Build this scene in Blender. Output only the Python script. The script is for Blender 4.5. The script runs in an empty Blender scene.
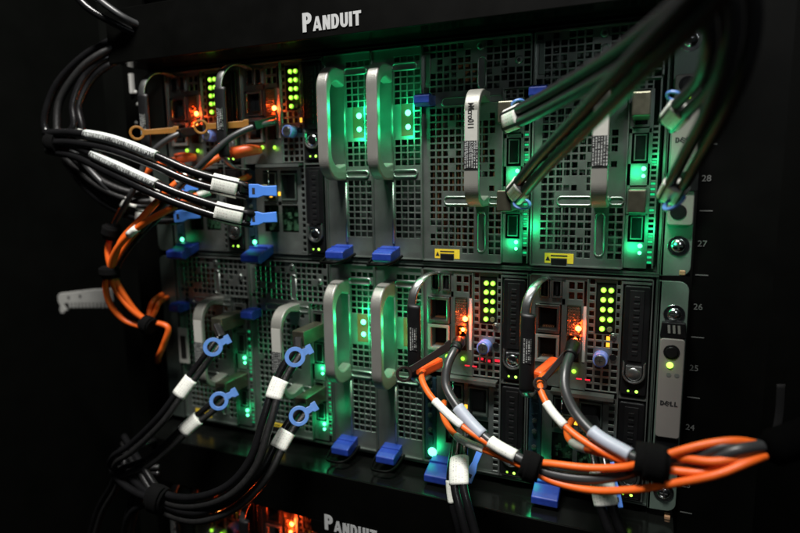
import bpy, math, random
from mathutils import Vector, Matrix
R = math.radians
S = 0.001                      # everything below is written in millimetres
scene = bpy.context.scene
C = bpy.data.collections.new('rack_scene'); scene.collection.children.link(C)

# ------------------------------------------------------------------ camera
CX, CY, CZ = 431.65, -439.11, 66.60
ca = bpy.data.cameras.new('camera'); cam = bpy.data.objects.new('camera', ca); C.objects.link(cam)
ROT = Matrix.Rotation(0.40465, 3, 'Z') @ Matrix.Rotation(-0.147128, 3, 'X') @ Matrix.Rotation(0.0114928, 3, 'Y')
FPX = 573.5655
cam.matrix_world = Matrix.Translation((CX*S, CY*S, CZ*S)) @ (ROT @ Matrix.Rotation(R(90), 3, 'X')).to_4x4()
ca.sensor_width = 36; ca.lens = FPX/800*36
ca.clip_start = 0.01; ca.clip_end = 50
ca.dof.use_dof = True; ca.dof.focus_distance = 0.432; ca.dof.aperture_fstop = 3.4
scene.camera = cam
# ------------------------------------------------------------------ world and room light
w = bpy.data.worlds.new('World'); scene.world = w; w.use_nodes = True
w.node_tree.nodes['Background'].inputs[0].default_value = (0.75, 0.85, 1.0, 1)
w.node_tree.nodes['Background'].inputs[1].default_value = 0.004
def area(name, loc, target, size, power, col):
    l = bpy.data.lights.new(name, 'AREA'); l.shape = 'RECTANGLE'; l.size = size[0]*S; l.size_y = size[1]*S
    l.energy = power; l.color = col
    o = bpy.data.objects.new(name, l); C.objects.link(o)
    o.location = Vector(loc)*S
    o.rotation_euler = (Vector(target)-Vector(loc)).to_track_quat('-Z', 'Y').to_euler()
    return o
area('ceiling_lamp', (230, -480, 1040), (250, -40, -60), (420, 120), 29.0, (1.0, 0.97, 0.93))
area('fill_lamp', (760, -900, 480), (380, 0, 0), (110, 110), 0.9, (0.92, 0.97, 1.0))  # unseen fill lamp, sized for highlights on the near cables
scene.view_settings.view_transform = 'Standard'; scene.view_settings.look = 'None'
scene.view_settings.exposure = 0; scene.view_settings.gamma = 1

# ------------------------------------------------------------------ materials
M = {}
def mat(name, col, metal=0, rough=.5, var=.15, scale=80, bump=0., bscale=400, emit=None, es=0, coat=0, spec=.5, brush=0):
    m = bpy.data.materials.new(name); m.use_nodes = True; nt = m.node_tree; b = nt.nodes['Principled BSDF']
    b.inputs['Metallic'].default_value = metal; b.inputs['Roughness'].default_value = rough
    b.inputs['Coat Weight'].default_value = coat; b.inputs['Specular IOR Level'].default_value = spec
    if emit:
        b.inputs['Base Color'].default_value = (*col, 1)
        b.inputs['Emission Color'].default_value = (*emit, 1); b.inputs['Emission Strength'].default_value = es
        M[name] = m; return m
    tc = nt.nodes.new('ShaderNodeTexCoord'); n = nt.nodes.new('ShaderNodeTexNoise')
    n.inputs['Scale'].default_value = scale; n.inputs['Detail'].default_value = 5
    nt.links.new(tc.outputs['Object'], n.inputs['Vector'])
    r = nt.nodes.new('ShaderNodeMapRange'); r.inputs[3].default_value = 1-var; r.inputs[4].default_value = 1+var
    nt.links.new(n.outputs[0], r.inputs[0])
    mx = nt.nodes.new('ShaderNodeVectorMath'); mx.operation = 'SCALE'; mx.inputs[0].default_value = col
    nt.links.new(r.outputs[0], mx.inputs['Scale']); nt.links.new(mx.outputs[0], b.inputs['Base Color'])
    r2 = nt.nodes.new('ShaderNodeMapRange'); r2.inputs[3].default_value = max(.05, rough-.12); r2.inputs[4].default_value = min(1, rough+.12)
    nt.links.new(n.outputs[0], r2.inputs[0]); nt.links.new(r2.outputs[0], b.inputs['Roughness'])
    if bump:
        n2 = nt.nodes.new('ShaderNodeTexNoise'); n2.inputs['Scale'].default_value = bscale; n2.inputs['Detail'].default_value = 3
        mp = nt.nodes.new('ShaderNodeMapping'); mp.inputs['Scale'].default_value = (1, 1, .03) if brush else (1, 1, 1)
        nt.links.new(tc.outputs['Object'], mp.inputs[0]); nt.links.new(mp.outputs[0], n2.inputs['Vector'])
        bp = nt.nodes.new('ShaderNodeBump'); bp.inputs['Strength'].default_value = bump; bp.inputs['Distance'].default_value = .0004
        nt.links.new(n2.outputs[0], bp.inputs['Height']); nt.links.new(bp.outputs[0], b.inputs['Normal'])
    M[name] = m; return m
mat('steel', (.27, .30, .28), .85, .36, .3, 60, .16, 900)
mat('steel_dull', (.125, .16, .14), .8, .45, .25, 60, .1, 900)
mat('steel_bright', (.36, .37, .36), .95, .3, .15, 90, .05, 1200)
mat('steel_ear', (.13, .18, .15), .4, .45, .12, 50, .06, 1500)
mat('aluminium', (.26, .258, .235), .4, .38, .2, 45, .5, 2200, brush=1)
mat('handle_paint', (.23, .23, .205), .3, .42, .16, 45, .4, 2200, brush=1)
mat('cable_matte', (.016, .016, .0165), 0, .42, .3, 60, .25, 900, spec=.25)
mat('chrome', (.75, .76, .77), 1, .16, .05, 100)
mat('gold_shell', (.17, .17, .12), .85, .34, .3, 150)
mat('black_paint', (.0012, .0013, .0011), 0, .5, .3, 40, .12, 2500, spec=.07)
mat('shelf_paint', (.003, .0033, .003), 0, .15, .3, 40, .05, 1500, spec=.4)
mat('cabinet_paint', (.0016, .0019, .0015), 0, .6, .3, 20, .2, 900, spec=.08)
mat('black_plastic', (.0045, .0045, .005), 0, .36, .3, 90, .1, 2500, spec=.35)
mat('black_rubber', (.0045, .0045, .005), 0, .45, .3, 90, .3, 1500, spec=.35)
mat('interior', (.012, .012, .012), .0, .6, .4, 60)
mat('cable_black', (.0055, .0055, .006), 0, .27, .25, 60, .12, 900, spec=.45)
mat('cable_braid', (.010, .010, .010), 0, .4, .4, 500, .7, 1600)
mat('cable_orange', (.76, .12, .012), 0, .45, .16, 130, .25, 900)
mat('cable_grey', (.028, .029, .030), 0, .38, .2, 60, .08, 900)
mat('orange_plastic', (.70, .09, .012), 0, .42, .15, 90, .1, 900)
mat('velcro', (.0025, .0025, .0026), 0, .95, .5, 900, 1.0, 1800, spec=.1)
mat('shade_black', (.0006, .0006, .0006), 0, .95, .3, 90, spec=.02)  # near black for the added shade at the harness end
mat('blue_clip', (.011, .035, .25), 0, .42, .4, 260, .25, 1500)
mat('blue_tab', (.07, .22, .70), 0, .36, .08, 90, .05, 1500)
mat('blue_lavender', (.16, .22, .58), 0, .36, .08, 90)
mat('blue_ring', (.085, .20, .50), 0, .42, .25, 260, .2, 1500)
mat('olive_tab', (.28, .125, .02), 0, .45, .2, 90)
mat('dark_tab', (.010, .005, .004), 0, .5, .2, 90, spec=.15)
mat('white_plastic', (.20, .21, .19), 0, .45, .1, 90)
mat('panel_silver', (.20, .185, .17), .2, .42, .05, 60, .04, 2000)
mat('white_ink', (.40, .41, .41), 0, .5, .12, 300)
mat('grey_ink', (.085, .09, .085), 0, .6, .03, 60)
mat('black_ink', (.01, .01, .01), 0, .6, .1, 60)
mat('yellow_sticker', (.72, .50, .03), 0, .5, .1, 200)
mat('amber_sticker', (.16, .03, .006), 0, .5, .3, 200)
mat('grey_label', (.36, .39, .46), 0, .5, .06, 200, .1, 900)
mat('white_strip', (.42, .42, .38), 0, .5, .08, 300)
mat('pcb_blue', (.014, .035, .05), .2, .4, .5, 250, .3, 900)
mat('pcb_green', (.02, .06, .03), .1, .45, .6, 300, .4, 900)
mat('copper', (.45, .20, .10), .8, .4, .3, 200)
mat('bracket_grey', (.36, .36, .34), .1, .5, .15, 60)
mat('strap_grey', (.014, .014, .014), 0, .7, .3, 60)
mat('bolt_copper', (.62, .36, .20), .6, .4, .1, 60)
mat('led_lime', (.2, .4, .05), 0, .4, emit=(.46, 1, .10), es=2.3)
mat('led_lime_rim', (.2, .4, .05), 0, .4, emit=(.36, 1, .04), es=.8)
mat('led_lime_small', (.2, .4, .05), 0, .4, emit=(.42, 1, .05), es=1.5)
mat('led_green', (.05, .4, .2), 0, .4, emit=(.10, 1, .42), es=5.5)
mat('slit_glow_green', (.05, .4, .2), 0, .4, emit=(.02, 1, .36), es=.5)  # emission that paints green light in the slits
mat('led_orange', (.6, .2, .02), 0, .4, emit=(1, .30, .06), es=9)
mat('glint_orange', (.6, .2, .02), 0, .4, emit=(1, .07, .01), es=2.6)  # emission for painted orange glints round the cage
mat('led_amber', (.6, .3, .02), 0, .4, emit=(1, .50, .04), es=1.6)
mat('led_red', (.5, .02, .02), 0, .4, emit=(1, .02, .05), es=1.1)
mat('led_off', (.10, .11, .06), 0, .3, .1, 90)
def print_mat(name, paper, ink, sx, sy, thr, ph=0., lo=.1):
    """rows of small print: bands across the label broken up by noise along the text line"""
    m = mat(name, paper, 0, .5, .05, 200); nt = m.node_tree; b = nt.nodes['Principled BSDF']
    uv = nt.nodes.new('ShaderNodeUVMap'); uv.uv_map = 'UVMap'
    sep = nt.nodes.new('ShaderNodeSeparateXYZ'); nt.links.new(uv.outputs[0], sep.inputs[0])
    wv = nt.nodes.new('ShaderNodeMath'); wv.operation = 'SINE'
    ml = nt.nodes.new('ShaderNodeMath'); ml.operation = 'MULTIPLY_ADD'; ml.inputs[1].default_value = sx; ml.inputs[2].default_value = ph
    nt.links.new(sep.outputs[0], ml.inputs[0]); nt.links.new(ml.outputs[0], wv.inputs[0])
    g = nt.nodes.new('ShaderNodeMath'); g.operation = 'GREATER_THAN'; g.inputs[1].default_value = lo
    nt.links.new(wv.outputs[0], g.inputs[0])
    n = nt.nodes.new('ShaderNodeTexNoise'); n.inputs['Scale'].default_value = sy; n.inputs['Detail'].default_value = 1
    mp = nt.nodes.new('ShaderNodeMapping'); mp.inputs['Scale'].default_value = (.12, 1, 1)
    nt.links.new(uv.outputs[0], mp.inputs[0]); nt.links.new(mp.outputs[0], n.inputs['Vector'])
    g2 = nt.nodes.new('ShaderNodeMath'); g2.operation = 'GREATER_THAN'; g2.inputs[1].default_value = thr
    nt.links.new(n.outputs[0], g2.inputs[0])
    mu = nt.nodes.new('ShaderNodeMath'); mu.operation = 'MULTIPLY'
    nt.links.new(g.outputs[0], mu.inputs[0]); nt.links.new(g2.outputs[0], mu.inputs[1])
    mx = nt.nodes.new('ShaderNodeMix'); mx.data_type = 'RGBA'
    mx.inputs[6].default_value = (*paper, 1); mx.inputs[7].default_value = (*ink, 1)
    nt.links.new(mu.outputs[0], mx.inputs[0]); nt.links.new(mx.outputs[2], b.inputs['Base Color'])
    return m
print_mat('label_print', (.74, .75, .69), (.42, .42, .39), 3.4, 1.9, .56)
print_mat('label_barcode', (.50, .53, .51), (.05, .05, .05), .4545, 1.9, .47, -1.5708, .35)
print_mat('label_black', (.012, .012, .013), (.40, .42, .40), 3.6, 1.6, .50)

# ------------------------------------------------------------------ geometry helpers
class MB:
    def __init__(s): s.v = []; s.f = []; s.uv = []; s.sm = []
    def add(s, vs, fs, uvs=None, smooth=False):
        o = len(s.v); s.v += [tuple(p) for p in vs]
        for i, f in enumerate(fs):
            s.f.append(tuple(o+k for k in f)); s.uv.append(uvs[i] if uvs else [(0, 0)]*len(f)); s.sm.append(smooth)
        return s
    def box(s, x0, x1, y0, y1, z0, z1):
        if x0 > x1: x0, x1 = x1, x0
        if y0 > y1: y0, y1 = y1, y0
        if z0 > z1: z0, z1 = z1, z0
        vs = [(x, y, z) for z in (z0, z1) for y in (y0, y1) for x in (x0, x1)]
        fs = [(0, 2, 3, 1), (4, 5, 7, 6), (0, 1, 5, 4), (2, 6, 7, 3), (0, 4, 6, 2), (1, 3, 7, 5)]
        uv = [[(vs[k][0], vs[k][2]) for k in f] for f in fs]
        return s.add(vs, fs, uv)
    def prism(s, prof, axis, a, b, smooth=False):
        """closed 2-D outline pushed along an axis; axis X: (y,z), Y: (x,z), Z: (x,y)"""
        def P(p, t): return (t, p[0], p[1]) if axis == 'X' else ((p[0], t, p[1]) if axis == 'Y' else (p[0], p[1], t))
        n = len(prof); vs = [P(p, a) for p in prof]+[P(p, b) for p in prof]
        fs = [tuple(range(n-1, -1, -1)), tuple(range(n, 2*n))]+[(i, (i+1) % n, n+(i+1) % n, n+i) for i in range(n)]
        uv = [[(vs[k][0], vs[k][2]) for k in f] for f in fs]
        return s.add(vs, fs, uv)
    def band(s, outer, inner, axis, a, b, closed=True):
        def P(p, t): return (t, p[0], p[1]) if axis == 'X' else ((p[0], t, p[1]) if axis == 'Y' else (p[0], p[1], t))
        n = len(outer)
        vs = [P(p, a) for p in outer]+[P(p, a) for p in inner]+[P(p, b) for p in outer]+[P(p, b) for p in inner]
        fs = []; rng = range(n if closed else n-1)
        for i in rng:
            j = (i+1) % n
            fs += [(i, j, n+j, n+i), (2*n+i, 3*n+i, 3*n+j, 2*n+j), (i, 2*n+i, 2*n+j, j), (n+i, n+j, 3*n+j, 3*n+i)]
        if not closed: fs += [(0, n, 3*n, 2*n), (n-1, 3*n-1, 4*n-1, 2*n-1)]
        return s.add(vs, fs)
    def cyl(s, p0, p1, r0, r1=None, n=16, smooth=True):
        return s.sweep([Vector(p0), Vector(p1)], [(r0, r0), ((r1 if r1 is not None else r0),)*2], n, smooth)
    def sweep(s, pts, rad, n=12, smooth=True, side=None):
        pts = [Vector(p) for p in pts]; m = len(pts); rings = []; L = 0; prev = None; Ls = []
        for i, p in enumerate(pts):
            T = (pts[min(i+1, m-1)]-pts[max(i-1, 0)]).normalized()
            if side is not None: a = side[i]; a = (a-T*a.dot(T)).normalized()
            elif prev is None: a = T.cross(Vector((0, 1, 0)) if abs(T.y) < .9 else Vector((1, 0, 0))).normalized()
            else: a = (prev-T*prev.dot(T)).normalized()
            prev = a; b = T.cross(a)
            ra, rb = rad[i] if isinstance(rad, list) else rad
            rings.append([p+a*(ra*math.cos(2*math.pi*k/n))+b*(rb*math.sin(2*math.pi*k/n)) for k in range(n)])
            if i: L += (p-pts[i-1]).length
            Ls.append(L)
        vs = [q for r_ in rings for q in r_]; fs = []; uv = []
        ra0 = (rad[0] if isinstance(rad, list) else rad); circ = math.pi*(ra0[0]+ra0[1])
        for i in range(m-1):
            for k in range(n):
                j = (k+1) % n
                fs.append((i*n+k, i*n+j, (i+1)*n+j, (i+1)*n+k))
                uv.append([(k/n*circ, Ls[i]), ((k+1)/n*circ, Ls[i]), ((k+1)/n*circ, Ls[i+1]), (k/n*circ, Ls[i+1])])
        s.add(vs, fs, uv, smooth)
        o = len(s.v)-len(vs)
        s.f.append(tuple(o+k for k in range(n-1, -1, -1))); s.uv.append([(0, 0)]*n); s.sm.append(False)
        s.f.append(tuple(o+(m-1)*n+k for k in range(n))); s.uv.append([(0, 0)]*n); s.sm.append(False)
        return s
    def sphere(s, c, r, nu=12, nv=8, sy=1.):
        pts = []; fs = []
        for i in range(nv+1):
            th = math.pi*i/nv
            for k in range(nu):
                ph = 2*math.pi*k/nu
                pts.append((c[0]+r*math.sin(th)*math.cos(ph), c[1]+sy*r*math.cos(th), c[2]+r*math.sin(th)*math.sin(ph)))
        for i in range(nv):
            for k in range(nu):
                fs.append((i*nu+k, i*nu+(k+1) % nu, (i+1)*nu+(k+1) % nu, (i+1)*nu+k))
        return s.add(pts, fs, None, True)
    def perf(s, x0, x1, z0, z1, y, px, pz, fx=.78, fz=.78, mask=None, th=1.0):
        """sheet with a grid of square punched holes, front face at y, thickness th"""
        nx = max(1, round((x1-x0)/px)); nz = max(1, round((z1-z0)/pz)); px = (x1-x0)/nx; pz = (z1-z0)/nz
        def q(a, b, c, d): s.add([(a, y, c), (b, y, c), (b, y, d), (a, y, d)], [(0, 1, 2, 3)])
        for j in range(nz):
            c0 = z0+j*pz; c1 = c0+pz; h0 = c0+pz*(1-fz)/2; h1 = c1-pz*(1-fz)/2
            for i in range(nx):
                a0 = x0+i*px; a1 = a0+px; g0 = a0+px*(1-fx)/2; g1 = a1-px*(1-fx)/2
                if mask and not mask((g0+g1)/2, (h0+h1)/2): q(a0, a1, c0, c1); continue
                q(a0, a1, c0, h0); q(a0, a1, h1, c1); q(a0, g0, h0, h1); q(g1, a1, h0, h1)
                yb = y+th; ym = y+.3; e = .17
                s.add([(g0, y, h0), (g1, y, h0), (g1, y, h1), (g0, y, h1), (g0+e, ym, h0+e), (g1-e, ym, h0+e), (g1-e, ym, h1-e), (g0+e, ym, h1-e),
                       (g0+e, yb, h0+e), (g1-e, yb, h0+e), (g1-e, yb, h1-e), (g0+e, yb, h1-e)],
                      [(0, 4, 5, 1), (1, 5, 6, 2), (2, 6, 7, 3), (3, 7, 4, 0), (4, 8, 9, 5), (5, 9, 10, 6), (6, 10, 11, 7), (7, 11, 8, 4)])
        return s
    def build(s, name, material, parent=None, bevel=0, seg=2):
        me = bpy.data.meshes.new(name)
        me.from_pydata([(a*S, b*S, c*S) for a, b, c in s.v], [], s.f)
        uvl = me.uv_layers.new(name='UVMap'); k = 0
        for f, uv in zip(s.f, s.uv):
            for t in uv: uvl.data[k].uv = t; k += 1
        for p, sm in zip(me.polygons, s.sm): p.use_smooth = sm
        me.materials.append(M[material] if isinstance(material, str) else material)
        me.validate()
        o = bpy.data.objects.new(name, me); C.objects.link(o)
        if parent is not None: o.parent = parent
        if bevel:
            b = o.modifiers.new('bevel', 'BEVEL'); b.width = bevel*S; b.segments = seg; b.limit_method = 'ANGLE'; b.angle_limit = R(35)
            b.harden_normals = False
        return o
def thing(name, label, cat, loc=(0, 0, 0), group=None):
    o = bpy.data.objects.new(name, None); C.objects.link(o); o.location = Vector(loc)*S; o.empty_display_size = .02
    o['label'] = label; o['category'] = cat
    if group: o['group'] = group
    return o
def lamp(parent, loc, col, power, rad=1.2):
    if col[1] == 1 and col[0] < .1: rad = 5
    l = bpy.data.lights.new('glow', 'POINT'); l.energy = power; l.color = col; l.shadow_soft_size = rad*S
    o = bpy.data.objects.new('glow', l); C.objects.link(o); o.parent = parent; o.location = Vector(loc)*S
    return o
GREEN = (.02, 1, .33); ORANGE = (1, .075, .012); LIME = (.45, 1, .05); RED = (1, .02, .03)
def text(name, body, size, material, parent, loc, rot=(90, 0, 0), bold=0., depth=.15, sx=1., space=1., align='LEFT'):
    cu = bpy.data.curves.new(name, 'FONT'); cu.body = body; cu.size = size*S; cu.extrude = depth*S; cu.offset = bold*S
    cu.space_character = space; cu.align_x = align; cu.resolution_u = 3
    t = bpy.data.objects.new(name, cu); C.objects.link(t)
    dg = bpy.context.evaluated_depsgraph_get(); me = bpy.data.meshes.new_from_object(t.evaluated_get(dg))
    bpy.data.objects.remove(t); bpy.data.curves.remove(cu)
    me.materials.clear(); me.materials.append(M[material])
    o = bpy.data.objects.new(name, me); C.objects.link(o); o.parent = parent
    o.location = Vector(loc)*S; o.rotation_euler = [R(a) for a in rot]; o.scale = (sx, 1, 1)
    return o
def glyphs(name, word, h, material, parent, loc, depth=.3, k=1., gap=.11, cap=1.):
    """heavy block capitals cut as raised solid letters, height h; each letter is one mesh piece of the lettering"""
    b = MB(); x = 0
    def arcp(cx, cz, rx, rz, a0, a1, n=10): return [(cx+rx*math.cos(R(a0+(a1-a0)*i/n)), cz+rz*math.sin(R(a0+(a1-a0)*i/n))) for i in range(n+1)]
    for i, ch in enumerate(word):
        H = h*(cap if i == 0 else 1); W = H*.66*k; s_ = H*.25*k; q = s_*.82; d = -depth
        Y = lambda j: d-.012*j
        if ch in 'PD':
            z0 = H*.40 if ch == 'P' else 0
            if ch == 'P': W = H*.60*k
            rz = (H-z0)/2; rx = W*.52; cx = x+W-rx
            out = [(x, z0)]+arcp(cx, z0+rz, rx, rz, -90, 90)+[(x, H)]
            inn = [(x+s_, z0+q)]+arcp(cx, z0+rz, rx-s_, rz-q, -90, 90)+[(x+s_, H-q)]
            b.band(out, inn, 'Y', Y(0), 0)
            if ch == 'P': b.prism([(x, 0), (x+s_, 0), (x+s_, z0+.01), (x, z0+.01)], 'Y', Y(1), 0)
        elif ch == 'A':
            W = H*.78*k
            b.prism([(x, 0), (x+s_*.95, 0), (x+W/2+s_*.12, H), (x+W/2-s_*.42, H)], 'Y', Y(0), 0)
            b.prism([(x+W-s_, 0), (x+W, 0), (x+W/2+s_*.52, H), (x+W/2-s_*.35, H)], 'Y', Y(1), 0)
            b.prism([(x+W*.22, H*.16), (x+W*.78, H*.16), (x+W*.70, H*.38), (x+W*.30, H*.38)], 'Y', Y(2), 0)
        elif ch == 'N':
            b.box(x, x+s_*.9, Y(0), 0, 0, H); b.box(x+W-s_*.9, x+W, Y(1), 0, 0, H)
            b.prism([(x+W-s_*1.1, 0), (x+W-.02, 0), (x+s_*1.1, H), (x+.02, H)], 'Y', Y(2), 0)
        elif ch == 'U':
            rx = W/2; rz = H*.36
            out = [(x, H)]+arcp(x+rx, rz, rx, rz, 180, 360)+[(x+W, H)]
            inn = [(x+s_, H)]+arcp(x+rx, rz, rx-s_, rz-q, 180, 360)+[(x+W-s_, H)]
            b.band(out, inn, 'Y', Y(0), 0, closed=False)
        elif ch == 'I': W = s_; b.box(x, x+s_, Y(0), 0, 0, H)
        elif ch == 'T':
            b.box(x, x+W, Y(0), 0, H-q, H); b.box(x+W/2-s_/2, x+W/2+s_/2, Y(1), 0, 0, H-q+.01)
        elif ch == 'L':
            W = H*.56*k; b.box(x, x+s_, Y(0), 0, 0, H); b.box(x+s_, x+W, Y(1), 0, 0, q)
        elif ch == 'E':                                            # the tilted E
            W = H*.74*k; t_ = R(-28)
            def rp(px_, pz_): px_ -= W/2; pz_ -= H/2; return (x+W/2+px_*math.cos(t_)-pz_*math.sin(t_), H/2+px_*math.sin(t_)+pz_*math.cos(t_))
            def rb(x0, x1, z0, z1, j): b.prism([rp(x0, z0), rp(x1, z0), rp(x1, z1), rp(x0, z1)], 'Y', Y(j), 0)
            e = H*.04; rb(0, s_*.9, e, H-e, 0); rb(s_*.9, W, e, e+q*.85, 1); rb(s_*.9, W, H/2-q*.4, H/2+q*.4, 2); rb(s_*.9, W, H-e-q*.85, H-e, 3)
        x += W+h*gap
    o = b.build(name, material, parent); o.location = Vector(loc)*S
    return o
def arc(cx, cy, r, a0, a1, n=8):
    return [(cx+r*math.cos(R(a0+(a1-a0)*k/n)), cy+r*math.sin(R(a0+(a1-a0)*k/n))) for k in range(n+1)]
def rrect(x0, x1, y0, y1, r, n=5):
    return arc(x1-r, y1-r, r, 0, 90, n)+arc(x0+r, y1-r, r, 90, 180, n)+arc(x0+r, y0+r, r, 180, 270, n)+arc(x1-r, y0+r, r, 270, 360, n)
def at(px, py, Y):
    """the point at distance Y from the rack face seen at a pixel of the 800x533 photograph (mm)"""
    d = ROT @ Vector(((px-400)/FPX, 1, -(py-266.5)/FPX)); t = (Y-CY)/d.y
    return Vector((CX, CY, CZ))+d*t
def spline(P, k=9):
    P = [Vector(p) for p in P]; Q = [P[0]*2-P[1]]+P+[P[-1]*2-P[-2]]; out = []
    for i in range(1, len(Q)-2):
        a, b, c, d = Q[i-1:i+3]
        for j in range(k):
            t = j/k
            out.append(.5*((2*b)+(c-a)*t+(2*a-5*b+4*c-d)*t*t+(3*b-a-3*c+d)*t**3))
    out.append(P[-1]); return out
def seg(sp, k, t0, t1):
    n = len(sp)-1
    def ev(t):
        x = max(0, min(n, t*k)); i = min(int(x), n-1); return sp[i].lerp(sp[i+1], x-i)
    m = max(3, int((t1-t0)*k)); return [ev(t0+(t1-t0)*j/m) for j in range(m+1)]

# ================================================================== SETTING
def structure(mb, name, material):
    o = mb.build(name, material); o['kind'] = 'structure'; return o
structure(MB().box(-3500, 3500, 1600, 1640, -1200, 1800), 'wall', 'cabinet_paint')
structure(MB().box(-3500, 3500, -3500, 1600, -1240, -1200), 'floor', 'cabinet_paint')

# ================================================================== CABINET
cab = thing('server_cabinet', 'tall black server cabinet around all the machines, rack unit numbers on its right post', 'server cabinet', (220, 0, -1200))
def cabpart(mb, name, material, bevel=0):
    o = mb.build(name, material, cab, bevel); o.location = Vector((-220, 0, 1200))*S; return o
b = MB()
b.box(464, 512, 4, 7, -1195, 900); b.box(509, 512, 7, 60, -1195, 900); b.box(468, 471, 7, 40, -1195, 900)
cabpart(b, 'rack_rail', 'black_paint')
b = MB(); b.box(-60, -27, 4, 7, -1195, 900); b.box(-60, -57, 7, 60, -1195, 900)
cabpart(b, 'rack_rail', 'black_paint')
b = MB(); b.box(-330, -322, -260, 900, -1195, 900); b.box(-322, -300, -262, -240, -1195, 900); b.box(-322, -306, -100, -92, -1195, 900)
cabpart(b, 'side_panel', 'cabinet_paint', .8)
b = MB(); b.box(762, 770, -120, 900, -1195, 900); b.box(735, 762, -120, -100, -1195, 900)
cabpart(b, 'side_panel', 'cabinet_paint', .8)
o = at(3, 326, -120); cabpart(MB().box(-323, -316, o.y-9, o.y+9, o.z-7, o.z+7), 'door_latch', 'bracket_grey', 1.5)
cabpart(MB().box(-322, 762, 890, 900, -1195, 900), 'rear_door', 'cabinet_paint')
cabpart(MB().box(-130, -62, 40, 43, -1195, 900), 'cable_channel', 'cabinet_paint')
cabpart(MB().box(560, 640, 60, 64, -1195, 900), 'cable_channel', 'cabinet_paint')
U = 44.45
for k in range(-6, 5):
    o = cabpart(MB().box(465.5, 473.5, 3.6, 3.9, k*U-.35, k*U+.35), 'rail_mark', 'grey_ink')
for k, n in ((-1, '26'), (-2, '25'), (-3, '24'), (-4, '23'), (0, '27'), (1, '28'), (-5, '22')):
    t = text('rail_number', n, 6.0, 'grey_ink', cab, (465.5-220, 3.6, (k+.5)*U-2.3+1200), bold=.02)
b = MB()
for (x, z) in ((-44, 158), (-42, 146), (-46, 128)):
    b.sphere((x, 3.6, z), 2.0, 10, 6, .5)
b.box(-49, -45, 1, 4, 157, 176)
cabpart(b, 'rail_bolt', 'bracket_grey')
for z in (4, -180, -192):
    cabpart(MB().box(455, 459, -2, 4, z-1-3, z+1.5-2), 'rail_nut', 'bolt_copper', .5)

# ================================================================== BLANKING PANELS
def blank_panel(label, ztop, zbot, sign, lx, lz, tab=False):
    t = thing('blanking_panel', label, 'rack panel', (220, -40, min(ztop, zbot)), 'black one unit rack panels with white lettering')
    off = Vector((-220, 40, -min(ztop, zbot)))*S
    b = MB()
    b.box(-27, 464, -40, -38, zbot, ztop)                         # front
    if tab: b.box(172, 464, -40, -38, zbot-12, zbot)
    o = b.build('faceplate', 'black_paint', t, .5); o.location = off
    b = MB()
    if sign > 0: b.box(-24, 461, -38, 30, zbot+.5, zbot+2.2)
    else: b.box(-24, 461, -37.6, 30, ztop-2.4, ztop-.6)
    o = b.build('tray', 'shelf_paint', t, .3); o.location = off
    h = Vector((lx-220, -.25, lz-min(ztop, zbot)))
    glyphs('logo_lettering', 'PANDUIT', 10.4, 'white_ink', t, h, .3, .97, .085, 1.36)
    return t
blank_panel('black rack panel with white PANDUIT lettering above the upper row of machines', 222, 176, 1, 181.5, 181.2)
blank_panel('black rack panel below the lower row, its PANDUIT lettering cut by the bottom edge', -182, -227, -1, 186.5, -233.5, True)

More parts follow.
